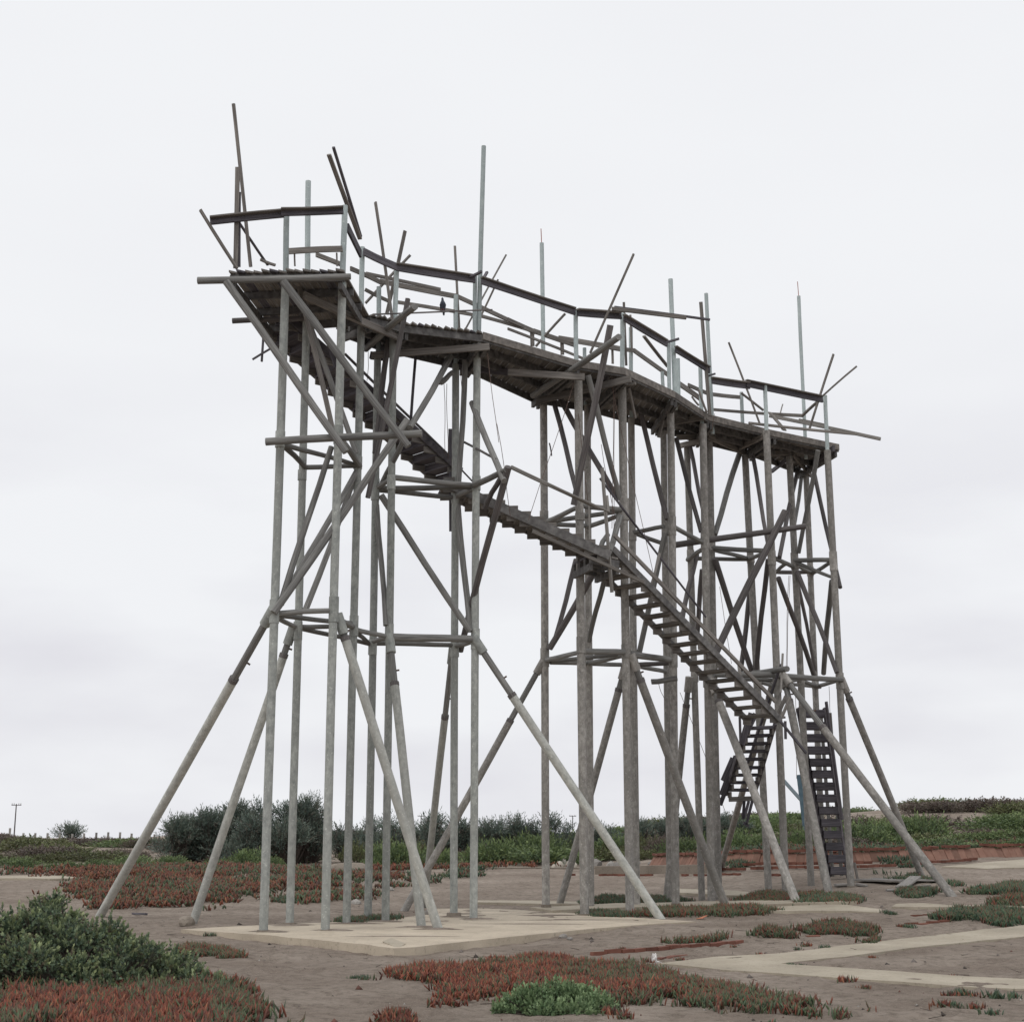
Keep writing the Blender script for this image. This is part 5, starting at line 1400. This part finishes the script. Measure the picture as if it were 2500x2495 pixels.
mat_of([(2180, 2184), (2220, 2174), (2290, 2176), (2300, 2184), (2250, 2190), (2205, 2194)], 500, .10, .024, ICE_GRN, 'green ice plant patch beside the fallen boards', .1, 1.3, mound=.07, edge=.2)
mat_of([(2170, 2148), (2230, 2142), (2290, 2146), (2270, 2152), (2190, 2152)], 350, .11, .03, ICE_GRN, 'green ice plant patch behind the fallen boards', .1, 1.2, mound=.07, edge=.25)
mat_of([(2310, 2160), (2345, 2152), (2350, 2162), (2330, 2166)], 500, .10, .03, ICE_GRN, 'green ice plant tuft right of the far right leg', .05, 1.2, mound=.06, edge=.15)
mat_of([(660, 2200), (700, 2182), (740, 2196), (700, 2206)], 350, .10, .03, ICE_GRN, 'green ice plant tuft between the left trestle posts', .05, 1.3, mound=.1, edge=.2)
mat_of([(800, 2252), (850, 2246), (910, 2240), (980, 2240), (960, 2248), (850, 2256)], 450, .085, .02, ICE_GRN, 'dark green ice plant strip along the back edge of the slab', .2, 1.4, mound=.04, edge=.15)
# far red carpet left of and behind the tower
FARRED = [(0.1943, 0.0690, 0.0402, 4.0000), (0.1399, 0.0552, 0.0362, 3.5000), (0.2331, 0.1150, 0.0603, 2.0000), (0.0971, 0.0570, 0.0402, 3.0000), (0.0855, 0.1058, 0.0547, 2.0000)]
mat_of([(-120, 2132), (200, 2124), (330, 2120), (480, 2118), (640, 2120), (800, 2124), (940, 2132), (985, 2142), (960, 2160), (850, 2175), (760, 2185), (640, 2190), (560, 2215), (430, 2222), (280, 2224), (180, 2215), (140, 2185), (180, 2160), (100, 2142), (-120, 2140)],
       75, .13, .055, FARRED, 'wide red ice plant carpet on the sand left of the tower', .32, 1.0, tuft=4, mound=.14, edge=1.0, pal2=ICE_MIX)
mat_of([(640, 2192), (760, 2186), (850, 2176), (900, 2180), (950, 2172), (960, 2186), (860, 2200), (700, 2210)], 70, .13, .05, ICE_MIX, 'patchy brown ice plant on the sand behind the left posts', .34, .8, tuft=4, mound=.12, edge=.5)
mat_of([(990, 2140), (1060, 2130), (1150, 2126), (1240, 2124), (1250, 2134), (1130, 2150), (1060, 2160), (1010, 2162)], 70, .14, .05, ICE_GRN, 'green ice plant on the sand behind the left slab', .32, .7, tuft=4, mound=.14, edge=.6)
mat_of([(840, 2118), (1000, 2116), (1200, 2112), (1440, 2106), (1440, 2114), (1200, 2120), (1000, 2124), (840, 2126)], 60, .14, .06, FARRED, 'red ice plant strip along the far kerb', .30, .6, tuft=4, mound=.12, edge=.5)
mat_of([(1580, 2100), (1700, 2086), (1800, 2080), (1950, 2077), (2100, 2074), (2250, 2070), (2400, 2062), (2560, 2056), (2560, 2064), (2400, 2072), (2250, 2079), (2100, 2083), (1900, 2086), (1700, 2092)], 55, .15, .06, ICE_MIX, 'brown-red ice plant along the top of the brick edging', .28, .6, tuft=4, mound=.18, edge=.6, pal2=ICE_GRN)
mat_of([(2080, 2156), (2150, 2132), (2200, 2128), (2230, 2140), (2160, 2146)], 120, .13, .04, ICE_GRN, 'dull green ground cover behind the steep stair', .3, .8, mound=.1, edge=.4)
mat_of([(2130, 2104), (2200, 2100), (2260, 2108), (2250, 2116), (2160, 2114)], 100, .14, .05, ICE_GRN, 'olive ground cover on the brick terrace', .3, .8, mound=.12, edge=.4)
mat_of([(1755, 2116), (1790, 2104), (1830, 2108), (1810, 2120)], 120, .13, .04, ICE_GRN, 'green ground cover at the left end of the brick rows', .2, .8, mound=.12, edge=.3)

# single tufts
TUFTS = [(1965, 2310, 1, 'r'), (1945, 2318, .7, 'g'), (2015, 2314, .8, 'g'), (2068, 2396, 1.1, 'r'), (2109, 2412, .7, 'r'), (2320, 2432, 1.0, 'r'), (2345, 2430, 1.1, 'g'), (2375, 2432, .9, 'r'), (2295, 2458, 1.1, 'r'), (2330, 2455, .8, 'g'), (2385, 2462, 1.0, 'r'), (2432, 2436, 1.3, 'g'), (2475, 2434, .8, 'g'), (2422, 2476, .9, 'g'),
         (2325, 2384, .6, 'r'), (2130, 2338, .7, 'r'), (1930, 2356, .6, 'g'), (1956, 2358, .6, 'g'), (1855, 2332, .8, 'r'), (2200, 2262, .9, 'r'), (2220, 2264, 1.0, 'g'), (1580, 2350, 1.0, 'r'), (1660, 2345, .8, 'r'), (890, 2390, .8, 'g'), (878, 2388, .7, 'g'), (862, 2388, .6, 'g'), (1517, 2316, .6, 'r'), (505, 2284, .9, 'g'), (525, 2284, .9, 'g'), (1500, 2476, 1.2, 'r'), (1518, 2486, 1.0, 'r'),
         (2165, 2230, 1.1, 'g'), (2180, 2232, .9, 'g'), (1985, 2365, .5, 'g'), (1790, 2312, .6, 'r')]
tuft_me = {}
for key, pal in (('r', ICE_RED), ('g', ICE_GRN)):
    for j in range(2):
        n = 34
        P = np.c_[rng.normal(0, .055, n), rng.normal(0, .045, n), np.zeros(n)]
        c = pick(pal, n)
        tuft_me[key, j] = fingers('fingers', P, .085 * rng.uniform(.6, 1.2, n), .019 * rng.uniform(.8, 1.2, n), c, c * .7 + .03)
for i, (x, y, s, key) in enumerate(TUFTS):
    g = G(x, y)
    o = link('ice_plant_tuft', tuft_me[key, i % 2], M['succulent'], None, Matrix.Translation(g - Vector((0, 0, .01))) @ Matrix.Rotation(i * 1.7, 4, 'Z') @ Matrix.Scale(s, 4))
    near = ('beside the red mat' if x < 1560 else 'by the white litter' if x < 1700 else 'near the fork of the path' if x < 2000 and y > 2320 else 'above the forked path' if y < 2345 else 'below the forked path' if x < 2250 else 'in the lower right corner')
    size = 'tiny' if s < .75 else ('broad' if s > .98 else 'small')
    tag(o, '%s lone %s ice plant tuft on sand %s' % (size, 'red' if key == 'r' else 'green', near), 'ice plant', 'lone %s tufts on the sand' % ('red' if key == 'r' else 'green'))

# ================================================================== BRICK EDGING, KERBS, STONES
def box_mesh(name, sx, sy, sz, jit=.006):
    v = []
    for z in (0, sz):
        for x, y in ((-1, -1), (1, -1), (1, 1), (-1, 1)):
            v.append((x * sx / 2 + random.uniform(-jit, jit), y * sy / 2 + random.uniform(-jit, jit), z + random.uniform(-jit, jit)))
    return mesh(name, v, [(3, 2, 1, 0), (4, 5, 6, 7), (0, 1, 5, 4), (1, 2, 6, 5), (2, 3, 7, 6), (3, 0, 4, 7)])
BR = [box_mesh('brick', .235, .11, .075) for _ in range(4)]
TL = [box_mesh('tile', .25, .06, .40, .012) for _ in range(4)]
CAP = [box_mesh('cap_brick', .26, .16, .08, .012) for _ in range(4)]
for me in BR: me.materials.append(M['brick'])
for me in TL: me.materials.append(M['tile'])
for me in CAP: me.materials.append(M['brick'])

def along(px, step):
    w = [G(x, y) for x, y in px]
    out = []
    carry = 0
    for a, b in zip(w[:-1], w[1:]):
        L = (b.xy - a.xy).length
        s = carry
        while s < L:
            p = a.lerp(b, s / L)
            p.z = float(gz(p.x, p.y))
            out.append((p, math.atan2(b.y - a.y, b.x - a.x)))
            s += step
        carry = s - L
    return out
wall_px = [(1588, 2113), (1690, 2112), (1770, 2110), (1930, 2107), (2080, 2105), (2200, 2102), (2330, 2097), (2500, 2091), (2620, 2087)]
w0 = G(*wall_px[3])
bw = thing('brick_edging', tuple(w0), 'low curved red brick and tile edging in front of the green slope', 'wall')
for i, (p, a) in enumerate(along(wall_px, .262)):
    p = p + Vector((0, random.uniform(-.012, .012), random.uniform(-.02, .012)))
    link('tile', TL[i % 4], None, bw, Matrix.Translation(p - Vector((0, 0, .06))) @ Matrix.Rotation(a, 4, 'Z') @ Matrix.Rotation(math.radians(-30 + random.uniform(-2, 2)), 4, 'X'))
    q = p + Vector((-math.sin(a) * .19, math.cos(a) * .19, .325))
    if random.random() < .94:
        link('cap_brick', CAP[i % 4], None, bw, Matrix.Translation(q) @ Matrix.Rotation(a + random.uniform(-.06, .06), 4, 'Z') @ Matrix.Rotation(random.uniform(-.05, .05), 4, 'Y'))
def brick_row(px, label, step=.25, miss=.1, up=.0, jit=.05):
    w0 = G(*px[0])
    t = thing('brick_row', tuple(w0), label, 'brick row')
    for i, (p, a) in enumerate(along(px, step)):
        if random.random() < miss:
            continue
        link('brick', BR[i % 4], None, t, Matrix.Translation(p + Vector((0, random.uniform(-.02, .02), up - .02))) @ Matrix.Rotation(a + random.uniform(-jit, jit), 4, 'Z') @ Matrix.Rotation(random.uniform(-.04, .04), 4, 'X'))
brick_row([(1800, 2116), (1900, 2115), (2000, 2114), (2140, 2112)], 'upper row of red bricks below the curved edging', miss=.06, up=.06)
brick_row([(1765, 2127), (1860, 2125), (1990, 2123), (2110, 2121), (2180, 2118), (2240, 2114), (2310, 2108), (2380, 2102)], 'long lower row of red bricks in front of the edging', miss=.05, up=.05)
brick_row([(1765, 2136), (1800, 2136), (1840, 2137), (1905, 2138)], 'broken row of red bricks nearest the right trestle', miss=.3, jit=.3)
brick_row([(1395, 2137), (1450, 2138), (1500, 2137), (1600, 2138), (1720, 2138)], 'scattered red bricks under the far grey kerb', miss=.55, jit=.5)
brick_row([(1462, 2331), (1520, 2326), (1600, 2319), (1640, 2315), (1720, 2309), (1805, 2301)], 'line of red bricks in the sand in front of the large slab', miss=.02, up=-.005, jit=.03)
brick_row([(1487, 2358), (1520, 2353), (1574, 2344)], 'short line of half-buried red bricks by the front mat', miss=.05, up=-.03, jit=.03)
brick_row([(1612, 2341), (1650, 2336), (1690, 2332)], 'short line of half-buried red bricks behind the white litter', miss=.15, up=-.035)
brick_row([(2240, 2236), (2275, 2232), (2300, 2228)], 'short line of half-buried red bricks left of the green mat', miss=.1, up=-.03)
brick_row([(2225, 2255), (2270, 2252), (2315, 2248)], 'short line of half-buried red bricks below the green mat', miss=.1, up=-.03)
brick_row([(1905, 2290), (1950, 2288), (2000, 2285)], 'faint line of half-buried red bricks above the forked path', miss=.1, up=-.04)

# grey kerbs
def kerb(px, h, w, label, name='concrete_kerb'):
    pts3 = [G(x, y) for x, y in px]
    bm = bmesh.new()
    prev = None
    for i, p in enumerate(pts3):
        q = [bm.verts.new((p.x, p.y, p.z - .2)), bm.verts.new((p.x, p.y, p.z + h)), bm.verts.new((p.x + .02, p.y + w, p.z + h)), bm.verts.new((p.x + .02, p.y + w, p.z - .2))]
        if prev:
            for k in range(4):
                k2 = (k + 1) % 4
                bm.faces.new((prev[k], q[k], q[k2], prev[k2]))
        else:
            bm.faces.new(q)
        prev = q
    bm.faces.new(prev[::-1])
    bmesh.ops.recalc_face_normals(bm, faces=bm.faces)
    me = bpy.data.meshes.new(name)
    bm.to_mesh(me); bm.free()
    o = link(name, me, M['kerb'], None, Matrix.Identity(4))
    tag(o, label, 'kerb')
kerb([(1452, 2134), (1520, 2134), (1600, 2133), (1700, 2132), (1760, 2131)], .25, .35, 'raised grey concrete kerb block behind the middle trestle')
kerb([(1130, 2122), (1240, 2121), (1350, 2121), (1452, 2121)], .05, .3, 'thin low grey kerb line left of the raised block')
kerb([(820, 2130), (900, 2131), (985, 2130)], .06, .3, 'thin grey kerb line in the red carpet behind the left posts')

def rock(c, sx, sy, sz, mat, name, label, cat='stone', group=None):
    bm = bmesh.new()
    bmesh.ops.create_icosphere(bm, subdivisions=2, radius=1)
    s = random.random() * 50
    for v in bm.verts:
        n = float(vnoise(v.co.x * 1.3 + s, v.co.y * 1.3 + v.co.z * 1.7 + s))
        v.co *= .75 + .5 * n
        v.co = Vector((v.co.x * sx, v.co.y * sy, max(v.co.z, -.5) * sz))
    me = bpy.data.meshes.new(name)
    bm.to_mesh(me); bm.free()
    o = link(name, me, M[mat], None, Matrix.Translation(c) @ Matrix.Rotation(random.uniform(0, 6), 4, 'Z'))
    tag(o, label, cat, group)
    return o
for i, (x, y, w, h) in enumerate(((1366, 2117, 20, 18), (1388, 2117, 18, 20), (1378, 2112, 16, 22), (1402, 2116, 16, 14), (1352, 2118, 12, 10))):
    g = G(x, y); s = g.y / F
    rock(g, w * s / 2, w * s / 2, h * s * .8, 'pale_stone', 'stone', 'pale rough stone in the little pile by the far kerb', 'stone', 'pale stones by the kerb')
for i, (x, y, w, h) in enumerate(((1456, 2116, 34, 22), (1490, 2116, 22, 14), (1510, 2116, 26, 14), (1550, 2112, 30, 12), (1600, 2112, 34, 14))):
    g = G(x, y - 3); s = g.y / F
    rock(g, w * s / 2, w * s / 2, h * s * .8, 'stone', 'stone', 'grey-brown rough stone behind the raised kerb', 'stone', 'rough stones behind the kerb')
g = G(848, 2132); rock(g, .9, .5, .35, 'kerb', 'boulder', 'grey sandy boulder behind the left trestle posts')
g = G(1375, 2289); rock(g + Vector((0, 0, .02)), .075, .05, .05, 'stone', 'stone', 'larger grey stone lying below the right side of the slab')
g = G(1391, 2293); rock(g + Vector((0, 0, .01)), .06, .045, .035, 'stone', 'stone', 'smaller grey stone lying below the right side of the slab')
g = WZ(455, 2258, .0); rock(g + Vector((0, 0, .05)), .18, .14, .12, 'kerb', 'stone', 'grey footing stone at the second leg from the left')
g = WZ(1046, 2232, .02); rock(g, .10, .09, .12, 'stone', 'stone', 'dark block on the slab behind the crossed legs')
for i, (x, y) in enumerate(((575, 2180), (540, 2168), (850, 2188), (560, 2200), (950, 2172), (870, 2205), (640, 2172), (330, 2170), (300, 2190))):
    rock(G(x, y), .14 + .1 * random.random(), .12, .10, 'stone', 'stone', 'weathered stone among the far red ice plant', 'stone', 'stones in the red carpet')

# pebbles, crumbs and dead twigs over the sand
def debris():
    n = 900
    Yv = 12.5 + (38 - 12.5) * rng.random(n) ** 1.4
    Xv = rng.uniform(-.36, .40, n) * Yv
    s = rng.uniform(.006, .022, n) * (1 + (rng.random(n) < .06) * 1.8)
    base = np.array([(1, 0, 0), (-.5, .87, 0), (-.5, -.87, 0), (.1, .1, .8), (0, 0, -.4)])
    v = np.c_[Xv, Yv, gz(Xv, Yv)][:, None, :] + base[None] * s[:, None, None] * rng.uniform(.6, 1.4, (n, 5, 1))
    b = (np.arange(n) * 5)[:, None]
    t = np.concatenate([b + np.array([f]) for f in ((0, 1, 3), (1, 2, 3), (2, 0, 3), (1, 0, 4), (2, 1, 4), (0, 2, 4))], 0)
    me = np_mesh('pebbles', v.reshape(-1, 3), np.zeros((0, 4), int), t, np.repeat(pick([(.07, .055, .045, 3), (.2, .17, .15, 2), (.16, .07, .05, 1), (.45, .42, .38, .3)], n), 5, 0))
    o = link('pebbles', me, M['succulent'], None, Matrix.Identity(4)); o['kind'] = 'stuff'
    tag(o, 'dark crumbs and pebbles strewn over the sand', 'pebbles')
    n = 160
    Yv = rng.uniform(13, 40, n); Xv = rng.uniform(-.36, .38, n) * Yv
    A = np.c_[Xv, Yv, gz(Xv, Yv) + .008]
    an = rng.uniform(0, 6.28, n); L = rng.uniform(.06, .3, n)
    B = A + np.c_[np.cos(an) * L, np.sin(an) * L, rng.uniform(-.005, .04, n)]
    o = link('dead_twigs', sticks('dead_twigs', A, B, .005), M['twig'], None, Matrix.Identity(4)); o['kind'] = 'stuff'
    tag(o, 'thin dead twigs strewn over the sand', 'twigs')
debris()

# litter
g = G(1597, 2350)
bm = bmesh.new()
bmesh.ops.create_icosphere(bm, subdivisions=3, radius=1)
for v in bm.verts:
    n = float(vnoise(v.co.x * 2.5 + 9, v.co.z * 2.5 + v.co.y * 2)) + .5 * float(vnoise(v.co.x * 6, v.co.z * 6 + 3))
    v.co = Vector((v.co.x * .035 + (.05 if v.co.z < -.3 else 0) * (v.co.x + .4), v.co.y * .04, v.co.z * .075)) * (.5 + .8 * n)
me = bpy.data.meshes.new('crumpled_paper'); bm.to_mesh(me); bm.free()
o = link('crumpled_paper', me, M['paper'], None, Matrix.Translation(g + Vector((0, 0, .05))))
tag(o, 'crumpled white paper litter at the tip of the forked path', 'litter')
g = G(1712, 2244)
o = slab('wrapper', [(g.x - .10, g.y), (g.x + .02, g.y - .03), (g.x + .12, g.y), (g.x + .10, g.y + .09), (g.x - .05, g.y + .08)], lambda x, y: g.z + .02 + .5 * max(0, x - g.x), .012, M['wrapper'])
tag(o, 'faded red and white wrapper lying past the right end of the slab', 'litter')

# fallen boards by the right trestle
def fallen(a, b, w, th, lift, mat, label):
    A = G(*a); B = G(*b)
    o = beam('fallen_board', A + Vector((0, 0, lift[0])), B + Vector((0, 0, lift[1])), w, th, M[mat])
    tag(o, label, 'board')
fallen((2098, 2152), (2210, 2158), .50, .05, (.05, .08), 'pale_timber', 'wide pale board lying right of the steep stair foot')
fallen((2130, 2148), (2262, 2153), .35, .05, (.03, .05), 'pale_timber', 'long pale board lying behind the wide one')
fallen((2200, 2168), (2236, 2154), .28, .05, (.02, .14), 'pale_timber', 'tilted grey board propped on the fallen boards')
fallen((2222, 2158), (2285, 2155), .18, .04, (.10, .06), 'pale_timber', 'narrow board at the right end of the fallen boards')
fallen((2238, 2166), (2268, 2164), .12, .04, (.02, .03), 'timber', 'short board nearest the viewer among the fallen boards')
fallen((2040, 2164), (2068, 2162), .40, .05, (.04, .03), 'pale_timber', 'pale board left of the right front post foot')
fallen((2090, 2162), (2118, 2164), .30, .05, (.04, .02), 'pale_timber', 'pale board right of the right front post foot')
fallen((2164, 2176), (2182, 2175), .14, .05, (.03, .03), 'pale_timber', 'small pale block lying alone on the sand')
fallen((1045 / 3.22, 2232), (1150 / 3.22, 2233), .06, .04, (.02, .02), 'dark_timber', 'thin dark stick lying near the far left leg')

# ================================================================== FAR THINGS
fx = [24.8, 57.5, 86.5, 116.5, 146, 177, 205.5, 235.5, 264.5, 293.5, 321.5, 350, 377.5]
fy = [2021, 2033, 2033, 2033, 2035, 2035, 2034, 2032, 2031, 2031, 2034, 2035, 2036]
for i, x in enumerate(fx):
    Y = 100.0
    t = W(x, fy[i], Y); 
    a = Vector((t.x, Y, float(gz(t.x, Y)) - .3))
    o = pole('fence_post', a, t, .075, M['pale_timber'], None, n=7, segs=1)
    tag(o, 'pale wooden fence post, %s on the left skyline' % (['leftmost', 'second from left', 'third from left', 'fourth from left', 'fifth from left', 'sixth from left', 'middle', 'sixth from right', 'fifth from right', 'fourth from right', 'third from right', 'second from right', 'rightmost'][i]), 'fence post', 'fence posts on the left skyline')
def power_pole(x, ytop, Y, label, arm=True):
    t = W(x, ytop, Y)
    b = Vector((t.x, Y, float(gz(t.x, Y)) - .5))
    r = thing('power_pole', tuple(b), label, 'power pole')
    pole('mast', b, t, .16, M['dark_pole'], r, r2=.11, n=8, segs=1)
    beam('crossarm', t + Vector((-.95, 0, -.25)), t + Vector((1.0, 0, -.25)), .14, .14, M['dark_timber'], r)
    for k in (-.85, -.45, .5, .9):
        pole('insulator', t + Vector((k, 0, -.2)), t + Vector((k, 0, .12)), .07, M['stone'], r, n=6, segs=1)
power_pole(40, 1962, 300, 'tall thin power pole standing alone at the far left')
power_pole(1028, 1990, 420, 'far power pole seen between the left trestle legs')
power_pole(1398, 1990, 420, 'far power pole seen beside the front middle post')

# blue post with a strut on the far slope
Y = 62.0
top = W(1950, 1891, Y); bot = Vector((top.x + .25, Y, float(gz(top.x, Y)) - .3))
bp = thing('blue_post', tuple(bot), 'faded blue upright post with a pale diagonal strut behind the right trestle', 'post')
beam('upright', bot, top, .17, .17, M['blue'], bp)
beam('strut', W(1900, 1890, Y), W(1964, 1962, Y), .12, .14, M['blue_pale'], bp)
